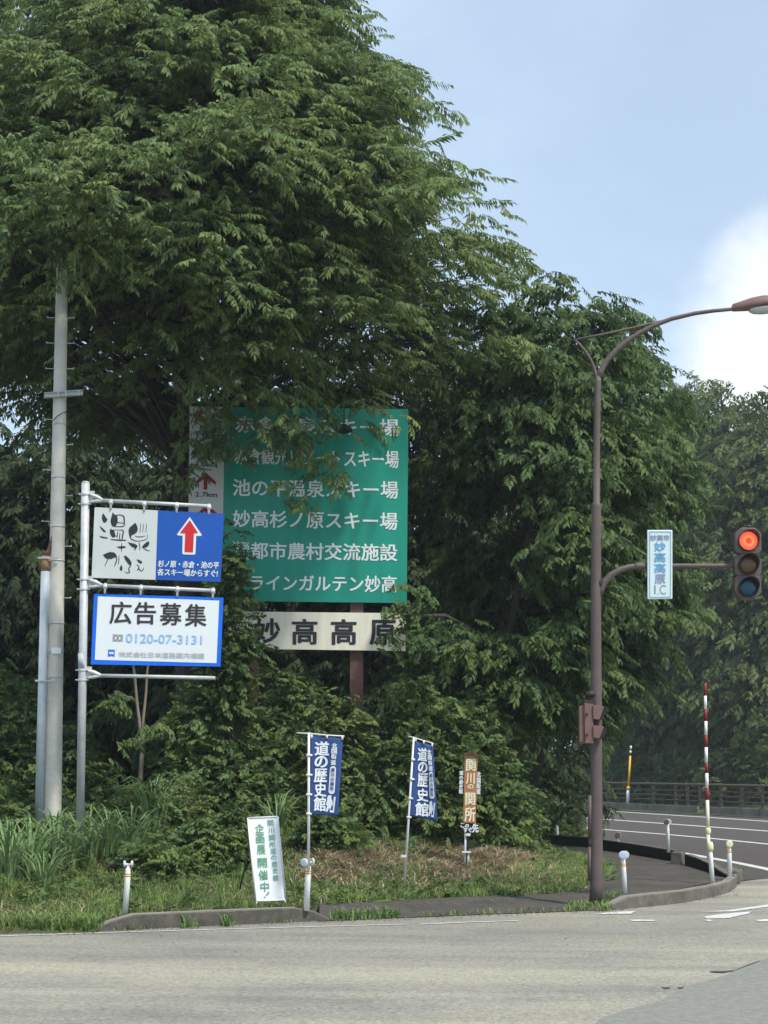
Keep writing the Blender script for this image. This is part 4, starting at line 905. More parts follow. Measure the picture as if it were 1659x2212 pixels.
# ------------------------------------------------------------------ banners
z3 = zoom(1150, 2850, 800, 1659); zf1 = zoom(1200, 2870, 200, 1164)
def banner(label, foot, top, bar, clips_top, clips_side, cloth, cols, zf, YB, amp):
    t = thing('banner_flag', label, 'banner', foot, 'blue banners on white poles')
    mb = MB(); mb.tube([foot, top], [0.023, 0.017], 12); pl_ = mb.build('pole', M['pole_white'], t)
    MB().tube(bar, 0.010, 8).build('crossbar', M['pole_white'], t)
    wave = lambda u, v: amp * (0.5 * math.sin(3.2 * u + 2.0 * v) + 0.35 * math.sin(6.0 * u - 3.5 * v + 1.0)) * min(1, u * 1.6 + 0.1)
    n, m_ = 16, 36; vs = []
    for j in range(m_ + 1):
        for i in range(n + 1):
            u, v = i / n, j / m_; vs.append(W(*bil(cloth, u, v), YB) + Vector((0, wave(u, v), 0)))
    vs2 = [p + Vector((0, 0.006, 0)) for p in vs]; w = n + 1; N_ = len(vs)
    fs = [(j * w + i, j * w + i + 1, (j + 1) * w + i + 1, (j + 1) * w + i) for j in range(m_) for i in range(n)]
    ring_ = [i for i in range(n)] + [j * w + n for j in range(m_)] + [m_ * w + i for i in range(n, 0, -1)] + [j * w for j in range(m_, 0, -1)]
    mb = MB(); mb.add(vs + vs2, fs + [tuple(k + N_ for k in f)[::-1] for f in fs] + [(ring_[k], ring_[k] + N_, ring_[(k + 1) % len(ring_)] + N_, ring_[(k + 1) % len(ring_)]) for k in range(len(ring_))], True)
    cl = mb.build('cloth', M['flag_blue'], t)
    def place(x, y):
        # invert the bilinear patch by Newton steps
        u, v = 0.5, 0.5
        for _ in range(6):
            fx, fy = bil(cloth, u, v); e = 1e-3; ax_, ay_ = bil(cloth, u + e, v); bx_, by_ = bil(cloth, u, v + e)
            J = np.array([[(ax_ - fx) / e, (bx_ - fx) / e], [(ay_ - fy) / e, (by_ - fy) / e]]); du = np.linalg.solve(J, np.array([x - fx, y - fy])); u += du[0]; v += du[1]
        return W(x, y, YB) + Vector((0, wave(min(max(u, 0), 1), v) - 0.010, 0))
    a = MB(); b = MB()
    cols(a, b, place)
    a.build('lettering', M['flag_white'], cl); b.build('lettering', M['letter_navy'], cl)
    for p, q in clips_top + clips_side:
        mb = MB(); mb.tube([p, q], 0.016, 8)
        if (p, q) in clips_side: mb.tube([p + Vector((0, 0, -0.02)), p + Vector((0, 0, 0.02))], 0.030, 10)
        mb.build('clip', M['pole_white'], t)
def figure(a, place, zf, dx=0, dy=0, sx=1.0, sy=1.0, shear=0.0):
    T = lambda pts: [place(*zf(dx + sx * x, dy + sy * y + shear * x)) for x, y in pts]
    for poly in ([(545, 1520), (612, 1522), (612, 1625), (625, 1660), (600, 1820), (575, 1850), (560, 1800), (520, 1895), (475, 1890), (515, 1770), (485, 1730), (515, 1640), (520, 1560)], [(668, 1555), (712, 1560), (690, 1740), (668, 1915), (640, 1918), (655, 1720)],
                 [(575, 1850), (668, 1880), (668, 1918), (575, 1912)], [(612, 1610), (640, 1650), (630, 1690), (640, 1760), (612, 1770)]):
        a.add(T(poly), [tuple(range(len(poly)))])
    for poly in ([(485, 1700), (655, 1690), (655, 1715), (485, 1730)],): a.add(T(poly), [tuple(range(len(poly)))])
def cols1(a, b, place):
    for ch, x0, y0, x1, y1 in (('道', 242, 295, 552, 610), ('の', 238, 630, 520, 885), ('歴', 222, 915, 505, 1220), ('史', 235, 1232, 490, 1550), ('館', 218, 1565, 480, 1880)):
        put_text(a, ch, rect(zf1, x0, y0, x1, y1, 0, -6), place, 0.042)
    for ch, x, y0, y1 in (('北', 624, 335, 450), ('国', 616, 458, 568), ('街', 606, 580, 690), ('道', 596, 712, 828)): put_text(a, ch, rect(zf1, x, y0, x + 116, y1), place, 0.05)
    a.add([place(*zf1(x, y)) for x, y in ([(648 + 70 * math.cos(t), 912 - 62 * math.sin(t)) for t in np.linspace(0, math.pi, 9)] + [(616 + 72 * math.cos(t), 1432 - 62 * math.sin(t)) for t in np.linspace(math.pi, 2 * math.pi, 9)])], [tuple(range(18))])
    put_column(b, '関川の関所', [zf1(604, 890), zf1(692, 890), zf1(662, 1420), zf1(574, 1420)], lambda x, y: place(x, y) + Vector((0, -0.004, 0)), 0.03)
    figure(a, place, zf1)
Y1 = D2[1].y - 0.06
ft = W(*za(1236, 905), Y1); tp = W(*z3(137, 72), Y1)
c3 = lambda *p: W(*z3(*p), Y1)
banner('wider upright blue banner tied to the kerb post beside the white board', ft + Vector((0, 0, -0.12)), tp,
       [c3(38, 75), c3(137, 79), c3(285, 93), c3(427, 101)], [(c3(160, 90), c3(158, 118)), (c3(285, 90), c3(285, 120)), (c3(411, 98), c3(410, 130))],
       [(c3(133, 257), c3(166, 257)), (c3(132, 418), c3(166, 418)), (c3(131, 578), c3(164, 578)), (c3(132, 735), c3(160, 737))],
       [z3(152, 97), z3(415, 117), z3(376, 750), z3(148, 742)], cols1, zf1, Y1, 0.03)
P2 = B(*z3(914, 1318)); Y2 = P2.y
def cols2(a, b, place):
    for ch, x0, y0, x1, y1 in (('道', 1030, 195, 1102, 302), ('の', 1032, 312, 1104, 395), ('歴', 1028, 402, 1106, 512), ('史', 1024, 528, 1112, 630), ('館', 1010, 642, 1112, 750)):
        put_text(a, ch, rect(z3, x0, y0, x1, y1, 6, -2), place, 0.042)
    for ch, x, y0, y1 in (('北', 1104, 212, 250), ('国', 1108, 256, 292), ('街', 1112, 298, 336), ('道', 1116, 342, 382)): put_text(a, ch, rect(z3, x, y0, x + 30, y1, 4), place, 0.05)
    a.add([place(*z3(x, y)) for x, y in ([(1133 + 16 * math.cos(t), 408 - 18 * math.sin(t)) for t in np.linspace(0, math.pi, 9)] + [(1142 + 20 * math.cos(t), 592 - 20 * math.sin(t)) for t in np.linspace(math.pi, 2 * math.pi, 9)])], [tuple(range(18))])
    put_column(b, '関川の関所', [z3(1121, 402), z3(1146, 404), z3(1156, 596), z3(1130, 594)], lambda x, y: place(x, y) + Vector((0, -0.004, 0)), 0.03)
    figure(a, place, lambda x, y: z3(1112 + (x - 475) * 0.23, 628 + (y - 1520) * 0.33 + (x - 475) * 0.02))
c3b = lambda *p: W(*z3(*p), Y2)
banner('narrow leaning blue banner planted in the grass beside the orange post sign', P2 - Vector((0, 0, 0.1)), c3b(994, 108),
       [c3b(950, 103), c3b(994, 112), c3b(1075, 138), c3b(1150, 160)], [(c3b(1010, 122), c3b(1009, 146)), (c3b(1076, 138), c3b(1075, 166)), (c3b(1145, 158), c3b(1143, 190))],
       [(c3b(986, 293), c3b(1005, 293)), (c3b(975, 453), c3b(1000, 455)), (c3b(962, 609), c3b(988, 611)), (c3b(948, 763), c3b(975, 765))],
       [z3(1004, 140), z3(1152, 178), z3(1186, 796), z3(962, 752)], cols2, z3, Y2, 0.05)
MB().box(c3b(912, 1080), (0.09, 0.05, 0.04)).build('pole_clip', M['pole_white'], bpy.data.objects['banner_flag.001'])

# ------------------------------------------------------------------ orange post sign
zp = zoom(1780, 2930, 150, 664); PB = B(*zp(262, 2140)); YO = PB.y
po = thing('post_sign', 'tall orange brown post sign with cream characters, gabled top and small white lettered side boards', 'sign', PB)
qo = [(345, 158), (445, 215), (413, 1372), (195, 1368), (222, 215)]
MB().prism([W(*zp(*p), YO) for p in qo], (0, 0.05, 0)).build('main_board', M['board_orange'], po)
mb = MB()
for a, b in (((345, 140), (205, 190)), ((345, 140), (462, 215))):
    p, q_ = W(*zp(*a), YO), W(*zp(*b), YO); n_ = Vector((-(q_ - p).z, 0, (q_ - p).x)).normalized() * 0.022
    mb.prism([p + n_ + Vector((0, -0.05, 0)), q_ + n_ + Vector((0, -0.05, 0)), q_ - n_ + Vector((0, -0.05, 0)), p - n_ + Vector((0, -0.05, 0))], (0, 0.15, 0))
mb.build('gable_roof', M['rust_dark'], po)
mb = MB(); pl = on(YO, 0.005)
for ch, x0, y0, x1, y1 in (('関', 250, 262, 410, 470), ('川', 248, 508, 392, 690), ('の', 275, 700, 372, 780), ('関', 238, 850, 400, 1062), ('所', 222, 1105, 405, 1350)): put_text(mb, ch, rect(zp, x0, y0, x1, y1, 0, -4), pl, 0.034)
mb.build('lettering', M['letter_cream'], po)
for q_, s in (([zp(128, 462), zp(200, 465), zp(190, 868), zp(118, 864)], '道の歴史館'), ([zp(428, 478), zp(505, 482), zp(495, 880), zp(420, 876)], '北国街道')):
    o = slab(q_, YO + 0.02, 0.03).build('side_board', M['black'], po)
    mb = MB(); put_column(mb, s, q_, on(YO + 0.02, 0.006), 0.06, 0.0); mb.build('lettering', M['sign_white_bright'], o)
q_ = [zp(150, 1378), zp(470, 1385), zp(462, 1548), zp(150, 1540)]
o = MB().prism([W(*zp(*p), YO + 0.02) for p in ((155, 1375), (452, 1382), (470, 1460), (440, 1540), (205, 1540), (150, 1465))], (0, 0.03, 0)).build('lower_board', M['black'], po)
mb = MB(); pl = on(YO + 0.02, 0.006)
for ch, x0, y0, x1, y1 in (('こ', 152, 1380, 216, 1452), ('の', 230, 1395, 292, 1452), ('す', 200, 1458, 272, 1538), ('ぐ', 288, 1452, 345, 1538), ('先', 352, 1388, 458, 1538)): put_text(mb, ch, rect(zp, x0, y0, x1, y1), pl, 0.06)
mb.build('lettering', M['sign_white_bright'], o)
mb = MB(); a, b = W(*zp(280, 1375), YO + 0.06), W(*zp(252, 2160), YO + 0.06)
MB().tube([W(*zp(275, 1370), YO + 0.07), W(*zp(255, 2170), YO + 0.07)], 0.035, 10).build('stake', M['black'], po)
MB().tube([W(*zp(234, 1560), YO + 0.03), W(*zp(222, 2150), YO + 0.03)], 0.022, 8).build('stake', M['galv'], po)
MB().tube([W(*zp(286, 1880), YO + 0.02), W(*zp(274, 2150), YO + 0.02)], 0.022, 8).build('stake', M['galv'], po)
mb = MB(); mb.box(W(*zp(252, 1880), YO - 0.0), (0.17, 0.05, 0.03)); mb.box(W(*zp(282, 1578), YO + 0.0), (0.08, 0.04, 0.05)); mb.build('stake_clamp', M['pole_white'], po)

# ------------------------------------------------------------------ white A-board
YA = G(*za(690, 1470), 0.26).y
ab = thing('standing_board', 'white leaning board sign with green characters propped in the grass behind the kerb', 'sign', W(*za(690, 1470), YA))
def PA(x, y): 
    p = W(x, y, YA); k = (p.z - 0.2); return W(x, y, YA + 0.10 * max(0, k))       # the board leans back
def PAl(x, y): return PA(x, y) + Vector((0, -0.006, 0))
MB().prism([PA(*za(*p)) for p in ((352, 262), (785, 242), (905, 1450), (468, 1474))], (0, 0.03, 0)).build('panel', M['aboard_white'], ab)
mb = MB()
for a, b in (((352, 262), (468, 1474)), ((785, 242), (905, 1450)), ((352, 262), (785, 242)), ((468, 1474), (905, 1450))):
    mb.tube([PA(*za(*a)), PA(*za(*b))], 0.013, 8)
for x, y in ((478, 1478), (890, 1455)): mb.tube([PA(*za(x, y)), PA(*za(x + 6, y + 32))], 0.012, 8)
mb.build('frame', M['pole_white'], ab)
mb = MB(); mb.tube([PA(*za(352, 265)) + Vector((0, 0.03, 0)), W(*za(372, 700), YA + 0.25), W(*za(238, 1290), YA + 0.62)], 0.013, 8); mb.tube([PA(*za(785, 245)) + Vector((0, 0.03, 0)), W(*za(820, 1200), YA + 0.62)], 0.013, 8); mb.build('back_leg', M['aboard_leg'], ab)
mb = MB()
for ch, x0, y0, x1, y1 in (('企', 458, 350, 582, 480), ('画', 470, 500, 590, 628), ('展', 480, 652, 604, 788), ('開', 496, 845, 628, 980), ('催', 508, 1020, 640, 1160), ('中', 536, 1190, 656, 1330)): put_text(mb, ch, rect(za, x0, y0, x1, y1, -5, 8), PAl, 0.018)
mb.build('lettering', M['letter_green'], ab)
mb = MB(); stroke(mb, [(662, 1325, 5), (648, 1355, 14), (615, 1392, 3)], PAl, za); stroke(mb, [(588, 1412, 9), (610, 1410, 9)], PAl, za); mb.build('lettering', M['letter_gray'], ab)
mb = MB()
for ch, x0, y0, x1, y1 in (('関', 640, 290, 722, 378), ('川', 650, 400, 732, 488), ('関', 660, 505, 742, 590), ('所', 664, 608, 748, 690), ('道', 680, 700, 760, 785), ('の', 690, 805, 768, 870), ('歴', 698, 895, 778, 972), ('史', 712, 985, 788, 1065), ('館', 715, 1088, 796, 1172)): put_text(mb, ch, rect(za, x0, y0, x1, y1, -4, 6), PAl, 0.016)
mb.build('lettering', M['letter_teal'], ab)

# pink house glimpsed through the trees
hp = W(20, 1660, 62); t = thing('house', 'pinkish house barely glimpsed through the trees at the far left', 'house', (hp.x, 62, 0))
hx, hy = hp.x, 62
MB().box((hx, hy + 4, 4.2), (9, 7, 8.4)).build('wall', M['house_pink'], t)
MB().prism([(hx - 5.2, hy + 0.1, 8.4), (hx + 5.2, hy + 0.1, 8.4), (hx + 5.2, hy + 4, 11.2), (hx - 5.2, hy + 4, 11.2)], (0, 0, 0.2)).build('roof', M['house_roof'], t)
MB().prism([(hx - 5.2, hy + 7.9, 8.4), (hx + 5.2, hy + 7.9, 8.4), (hx + 5.2, hy + 4.1, 11.2), (hx - 5.2, hy + 4.1, 11.2)], (0, 0, 0.2)).build('roof', M['house_roof'], t)
for dx in (-2.6, 0.2, 2.8):
    for z in (2.2, 6.0):
        f = MB().box((hx + dx, hy + 0.47, z), (1.5, 0.1, 1.3)).build('window', M['sign_white_bright'], t); MB().box((hx + dx, hy + 0.40, z), (1.3, 0.06, 1.1)).build('pane', M['glass_dark'], f)

# ------------------------------------------------------------------ foliage
def leafq(base, d, side, L_, w, droop):
    """one leaf as four points; d forward, side across"""
    up = np.cross(d, side); mid = base + d * L_ * 0.45 - up * 0.0
    return [base, mid + side * w / 2 + up * w * 0.12, base + d * L_ - np.array([0, 0, droop * L_]), mid - side * w / 2 + up * w * 0.12]
def make_spray(rng, L_=0.55, n=13, leaf=0.15, wid=0.055, droop=0.35, ang=55, hang=0.15):
    out = []
    for i in range(n):
        t = 0.12 + 0.88 * i / (n - 1); s = 1 if i % 2 else -1
        p = np.array([L_ * t, 0, -droop * L_ * t * t])
        a = math.radians(ang * (1.0 - 0.35 * t)) * s + rng.normal(0, 0.15) if i < n - 1 else rng.normal(0, 0.2)
        pit = -hang - 0.45 * rng.random()
        d = np.array([math.cos(a) * math.cos(pit), math.sin(a) * math.cos(pit), math.sin(pit)])
        side = np.cross([0, 0, 1.0], d); side /= np.linalg.norm(side); tw = rng.normal(0, 0.35)
        side = side * math.cos(tw) + np.cross(d, side) * math.sin(tw)
        out.append(leafq(p, d, side, leaf * rng.uniform(0.75, 1.2) * (0.75 + 0.35 * math.sin(math.pi * min(t, 0.9))), wid * rng.uniform(0.8, 1.2), 0.18))
    return np.array(out)
_rng = np.random.default_rng(5)
SPRAY = {'big': [make_spray(_rng, 0.52, 17, 0.15, 0.052, 0.20, 62, 0.28) for _ in range(8)],
         'broad': [make_spray(_rng, 0.48, 13, 0.165, 0.068, 0.28, 60, 0.30) for _ in range(8)],
         'shrub': [make_spray(_rng, 0.34, 13, 0.105, 0.062, 0.22, 62) for _ in range(8)],
         'far': [make_spray(_rng, 1.0, 9, 0.42, 0.20, 0.3, 60) for _ in range(8)]}
def place_sprays(kind, pos, head, pitch, roll, scale, rng):
    T = SPRAY[kind]; out = []
    which = rng.integers(0, len(T), len(pos))
    ch, sh = np.cos(head), np.sin(head); cp, sp = np.cos(pitch), np.sin(pitch); cr, sr = np.cos(roll), np.sin(roll)
    # R = Rz(head) Ry(-pitch) Rx(roll)
    R = np.zeros((len(pos), 3, 3))
    R[:, 0, 0] = ch * cp; R[:, 0, 1] = -sh * cr - ch * sp * sr; R[:, 0, 2] = sh * sr - ch * sp * cr
    R[:, 1, 0] = sh * cp; R[:, 1, 1] = ch * cr - sh * sp * sr; R[:, 1, 2] = -ch * sr - sh * sp * cr
    R[:, 2, 0] = sp; R[:, 2, 1] = cp * sr; R[:, 2, 2] = cp * cr
    for k in range(len(T)):
        m = which == k
        if not m.any(): continue
        v = T[k].reshape(-1, 3)
        q = np.einsum('nij,vj->nvi', R[m] * scale[m][:, None, None], v) + pos[m][:, None, :]
        out.append(q.reshape(-1, 4, 3))
    return np.concatenate(out) if out else np.zeros((0, 4, 3))

def clumps_to_leaves(kind, C, out_az, rc, nsp, rng, scale=1.0, pitch0=-0.1, flat=0.32, loose=1.0):
    """C: clump centres, out_az: the way each clump faces"""
    n = len(C); idx = np.repeat(np.arange(n), nsp)
    g = rng.normal(0, 1, (len(idx), 3)) * np.array([rc * 0.55, rc * 0.55, rc * 0.55 * flat])
    pos = C[idx] + g
    head = out_az[idx] + rng.normal(0, 0.75 * loose, len(idx))
    # sprays droop at the clump's rim
    rr = np.hypot(g[:, 0], g[:, 1]) / (rc * 0.55 + 1e-6)
    pos[:, 2] -= 0.10 * rc * rr ** 2
    pitch = pitch0 - 0.12 * rr + rng.normal(0, 0.22 * loose, len(idx))
    return place_sprays(kind, pos, head, pitch, rng.normal(0, 0.3 * loose, len(idx)), scale * rng.uniform(0.75, 1.2, len(idx)), rng)

def tree(label, name, base, top_z, rt, prof, nl, seed, leafm, kind='big', off=(0, 0), per=5, rc=0.7, nsp=17, scale=1.0, group=None, keep=None, first=0.25, spread=0.16, barkm='bark', inner=0.42, pitch0=-0.2, flat=0.22, trunk_pts=None, az_bias=None, zpow=1.0, limb_k=1.0):
    rng = np.random.default_rng(seed); base = Vector(base)
    t = thing(name, label, 'tree', base, group)
    zs = np.array([p[0] for p in prof]); rs = np.array([p[1] for p in prof])
    def axis(z):
        s = (z - base.z) / (top_z - base.z)
        if trunk_pts:
            tz = [base.z] + [p[2] for p in trunk_pts]
            return np.array([np.interp(z, tz, [base.x] + [p[0] for p in trunk_pts]), np.interp(z, tz, [base.y] + [p[1] for p in trunk_pts]), z])
        wob = 0.15 * rt * 3 * math.sin(s * 7 + seed)
        return np.array([base.x + off[0] * s + wob, base.y + off[1] * s, z])
    tr = MB(); ns = 9
    tr.tube([base - Vector((0, 0, 0.4))] + [Vector(axis(base.z + (top_z - base.z) * k / ns)) for k in range(1, ns + 1)], [rt * 1.25] + [max(rt * (1 - 0.92 * k / ns), 0.015) for k in range(1, ns + 1)], 12)
    # sample tips in proportion to the crown's radius
    zz = np.linspace(zs.min(), zs.max(), 400); w = np.interp(zz, zs, rs) ** zpow + 0.05; cdf = np.cumsum(w) / w.sum()
    C = []; A = []
    for i in range(nl):
        zt = np.interp((i + rng.random()) / nl, cdf, zz); a = i * 2.39996 + rng.normal(0, 0.25)
        if az_bias is not None: a = az_bias(a, zt, rng)
        R = np.interp(zt, zs, rs) * rng.uniform(0.84, 1.02)
        z0 = max(base.z + (top_z - base.z) * first * 0.6, zt - 0.42 * R - 0.3); z0 = min(z0, top_z - 0.2)
        s = axis(z0); c = axis(min(max(zt, base.z), top_z)); tip = np.array([c[0] + R * math.cos(a), c[1] + R * math.sin(a), zt])
        mid = (s + tip) / 2 + np.array([0, 0, 0.16 * R]) + rng.normal(0, 0.13 * R, 3); P = lambda u: (1 - u) ** 2 * s + 2 * u * (1 - u) * mid + u * u * tip
        nn = per if R > 1.2 else max(2, per // 2)
        us = inner + (1.02 - inner) * (np.arange(nn) + rng.random(nn)) / nn
        pts = [P(u) + rng.normal(0, spread * R * (0.3 + 0.7 * u), 3) * np.array([1, 1, 0.35]) for u in us]
        kept = [p for p in pts if keep is None or keep(p)]
        if not kept: continue
        r0 = (0.018 + 0.0115 * R) * limb_k
        tr.tube([P(u) for u in (0, 0.25, 0.5, 0.75, 0.97)], [r0, r0 * 0.8, r0 * 0.55, r0 * 0.32, r0 * 0.12], 6, cap=False)
        for p in kept:
            u0 = 0.35 + 0.4 * rng.random(); q = P(u0); tr.tube([q, (q + p) / 2 + np.array([0, 0, 0.08]), p], [r0 * 0.32, r0 * 0.22, 0.006], 4, cap=False)
            C.append(p); A.append(a)
    k = axis(top_z)
    for j in range(3): C.append(k + rng.normal(0, 0.25, 3) * np.array([1, 1, 0.6]) + np.array([0, 0, -0.25 * j])); A.append(rng.random() * 6.28)
    tr.build('trunk', M[barkm], t)
    L_ = clumps_to_leaves(kind, np.array(C), np.array(A), rc, nsp, rng, scale, pitch0, flat)
    quads('crown', L_, M[leafm], t)
    return t
def shrub(label, name, px, ytop, hw, Y, seed, leafm, kind='shrub', nc=90, rc=0.34, nsp=16, scale=1.0, bottom=0.0, base=None, depth=1.0, cat='shrub', group=None, lean=0.0):
    """px: picture column of the centre, ytop: row of the top, hw: half width in picture units, Y: distance"""
    rng = np.random.default_rng(seed); top = W(px, ytop, Y); r = hw / F * Y
    b = base or Vector((top.x, Y, bz(top.x, Y) if bz(top.x, Y) > -0.1 else 0.0)); h = top.z - b.z
    t = thing(name, label, cat, b, group); st = MB(); C = []; A = []
    z0 = bottom * h
    for i in range(nc):
        a = rng.random() * 6.283; v = rng.random(); el = math.asin(v)
        k = rng.uniform(0.72, 1.02) if rng.random() < 0.8 else rng.uniform(0.3, 0.8)
        lump = 1 + 0.16 * math.sin(3 * a + seed) + 0.12 * math.sin(5 * el + 2 * a)
        p = np.array([b.x + lean * v * h + r * k * lump * math.cos(el) * math.cos(a), b.y + r * depth * k * lump * math.cos(el) * math.sin(a), b.z + z0 + (h - z0) * (0.08 + 0.92 * k * v) * (0.92 + 0.08 * lump)])
        if rng.random() < 0.35: p[2] = b.z + z0 + (h - z0) * rng.uniform(0.05, 0.5)
        C.append(p); A.append(a)
    for i in range(7):
        p = C[rng.integers(0, nc)]; st.tube([Vector((b.x + rng.normal(0, 0.12), b.y + rng.normal(0, 0.12), b.z - 0.1)), (np.array(b) + p) / 2 + np.array([0, 0, 0.15 * h]), p], [0.03, 0.018, 0.006], 6)
    st.build('stem', M['bark'], t)
    L_ = clumps_to_leaves(kind, np.array(C), np.array(A), rc, nsp, rng, scale, pitch0=0.12, flat=0.8, loose=1.9)
    quads('foliage', L_, M[leafm], t); return t
def X_(px, Y): return (px - CX) / F * Y
def Zp(py, Y): return CAMZ + (1668 - py) / F * Y

# the great roadside tree: profile read from its right hand outline
Yb = 30.5; k = F / Yb; xb = X_(398, Yb)
prof = [(Zp(y, Yb), (x - 398) / k) for y, x in ((-420, 440), (-250, 540), (-100, 640), (0, 705), (100, 765), (180, 815), (260, 865), (330, 900), (380, 945), (430, 1000), (510, 1080), (580, 1115), (660, 1095), (740, 1010), (820, 880))][::-1]
def keep_big(p):
    # limbs are bare below the crown's skirt on the far side and near the trunk
    u = np.random.default_rng(int(abs(p[0] * 997 + p[2] * 131))).random()
    px = CX + p[0] / p[1] * F; py = 1668 - (p[2] - CAMZ) / p[1] * F
    if px > np.interp(py, (0, 100, 180, 260, 330, 380, 430, 510, 560, 700), (790, 850, 900, 945, 975, 1035, 1070, 1115, 1130, 1130)) - 30: return False
    if 50 < px < 205 and py > 490 and p[1] < 26.2: return False
    if p[2] < 13.3 and p[1] > Yb - 2.0: return u < 0.34
    if p[2] < 12.8 and p[1] > Yb - 4.8: return u < 0.62
    return True
tree('giant broad crowned tree with its branches hanging over the utility pole and green sign', 'roadside_tree', (xb, Yb, bz(xb, Yb)), Zp(-430, Yb), 0.36, prof, 250, 14, 'leaf_big', 'big', per=4, rc=0.95, nsp=44, limb_k=0.6, spread=0.085, keep=keep_big, first=0.35, pitch0=-0.05, flat=0.11)
# second tree: green crown stepping down to the right, with a pale leaning trunk seen behind the green sign's right
Y2t = 31.5; k = F / Y2t; x2 = X_(1075, Y2t)
tp2 = [(X_(1090, Y2t), Y2t - 0.3, Zp(1400, Y2t)), (X_(1134, Y2t), Y2t - 0.3, Zp(1180, Y2t)), (X_(1156, Y2t), Y2t, Zp(1050, Y2t)), (X_(1180, Y2t), Y2t + 0.2, Zp(590, Y2t))]
prof = [(Zp(y, Y2t), r / k) for y, r in ((575, 22), (610, 70), (660, 125), (720, 165), (800, 215), (900, 235), (1000, 250), (1100, 240), (1250, 232), (1400, 205), (1500, 150))][::-1]
def keep2(p):
    px = CX + p[0] / p[1] * F; py = 1668 - (p[2] - CAMZ) / p[1] * F
    if 900 < px < 1240 and 900 < py < 1420 and p[1] < Y2t - 0.2: return (px - 1050) ** 2 / 120 ** 2 + (py - 1150) ** 2 / 200 ** 2 > 1 and np.random.default_rng(int(px * 7 + py)).random() < 0.88
    if px < 890 and p[1] < 29.3: return False
    return True
tree('medium tree with a pale leaning trunk and open branches right of the green sign', 'roadside_tree', (x2, Y2t, bz(x2, Y2t)), Zp(590, Y2t), 0.15, prof, 84, 23, 'leaf_mid', 'broad', per=5, rc=0.62, nsp=20, keep=keep2, first=0.12, barkm='bark', trunk_pts=tp2, limb_k=0.42)
Y3 = 37.5; k = F / Y3; x3 = X_(1120, Y3)
prof = [(Zp(y, Y3), r / k) for y, r in ((640, 15), (690, 60), (760, 95), (840, 125), (950, 150), (1100, 160), (1250, 160), (1360, 160), (1450, 150), (1525, 105))][::-1]
tree('leafy tree overhanging the pavement and side road behind the lamp post', 'roadside_tree', (x3, Y3, bz(x3, Y3)), Zp(650, Y3), 0.13, prof, 90, 31, 'leaf_mid', 'broad', off=(X_(1325, Y3) - x3, 0), per=5, rc=0.70, nsp=18, scale=1.05, first=0.1, barkm='bark', trunk_pts=[(X_(1190, Y3), Y3, Zp(1560, Y3)), (X_(1300, Y3), Y3, Zp(1300, Y3)), (X_(1325, Y3), Y3, Zp(650, Y3))])
# a second great crown runs on beyond the frame to the left
Y0 = 36.0; k = F / Y0; x0 = X_(-190, Y0)
prof = [(Zp(y, Y0), r / k) for y, r in ((-330, 40), (-200, 120), (-50, 190), (100, 235), (260, 265), (420, 275), (560, 255), (640, 180))][::-1]
tree('second big crowned tree rising behind the giant one at the outer side', 'roadside_tree', (x0, Y0, bz(x0, Y0)), Zp(-340, Y0), 0.34, prof, 110, 17, 'leaf_big', 'big', per=5, rc=0.9, nsp=26, scale=1.1, first=0.4, limb_k=0.6, pitch0=-0.12, flat=0.17)
# wood behind: darker trees closing the view between and under the near crowns
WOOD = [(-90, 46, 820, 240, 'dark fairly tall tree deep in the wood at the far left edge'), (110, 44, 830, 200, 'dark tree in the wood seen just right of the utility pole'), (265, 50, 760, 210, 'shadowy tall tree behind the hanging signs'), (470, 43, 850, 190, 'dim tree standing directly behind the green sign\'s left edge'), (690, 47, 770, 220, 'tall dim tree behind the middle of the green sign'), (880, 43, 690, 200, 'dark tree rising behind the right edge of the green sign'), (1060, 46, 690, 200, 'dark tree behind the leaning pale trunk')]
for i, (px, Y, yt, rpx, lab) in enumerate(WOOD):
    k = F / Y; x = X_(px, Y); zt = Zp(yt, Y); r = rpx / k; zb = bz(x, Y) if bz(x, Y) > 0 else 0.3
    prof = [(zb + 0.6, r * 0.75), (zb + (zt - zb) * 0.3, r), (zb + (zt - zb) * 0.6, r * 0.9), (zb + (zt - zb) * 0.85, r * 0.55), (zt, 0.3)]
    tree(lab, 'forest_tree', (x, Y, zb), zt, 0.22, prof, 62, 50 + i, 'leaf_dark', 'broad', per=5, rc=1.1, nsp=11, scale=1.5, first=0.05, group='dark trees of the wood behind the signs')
# trees beyond the side road
FAR = [(1340, 112, 850, 130, 'distant green tree peeping over behind the overhanging tree'), (1455, 97, 822, 120, 'yellowish green tree beyond the railing, right of the overhanging tree'), (1560, 96, 808, 125, 'distant tree with a spiky top above the white junction plate'), (1655, 88, 830, 125, 'distant dark green tree behind the traffic signal'), (1760, 96, 790, 150, 'distant tall tree at the right edge of the view'), (1500, 114, 800, 130, 'furthest tree with thin upright twigs against the sky')]
for i, (px, Y, yt, rpx, lab) in enumerate(FAR):
    k = F / Y; x = X_(px, Y); zt = Zp(yt, Y); r = rpx / k; zb = 1.0
    prof = [(zb + 1.0, r * 0.8), (zb + (zt - zb) * 0.3, r * 0.95), (zb + (zt - zb) * 0.62, r), (zb + (zt - zb) * 0.85, r * 0.6), (zt, 0.25)]
    tree(lab, 'distant_tree', (x, Y, zb), zt, 0.4, prof, 80, 70 + i, 'leaf_far', 'far', per=6, rc=1.9, nsp=13, scale=0.95, first=0.05, group='trees beyond the side road')
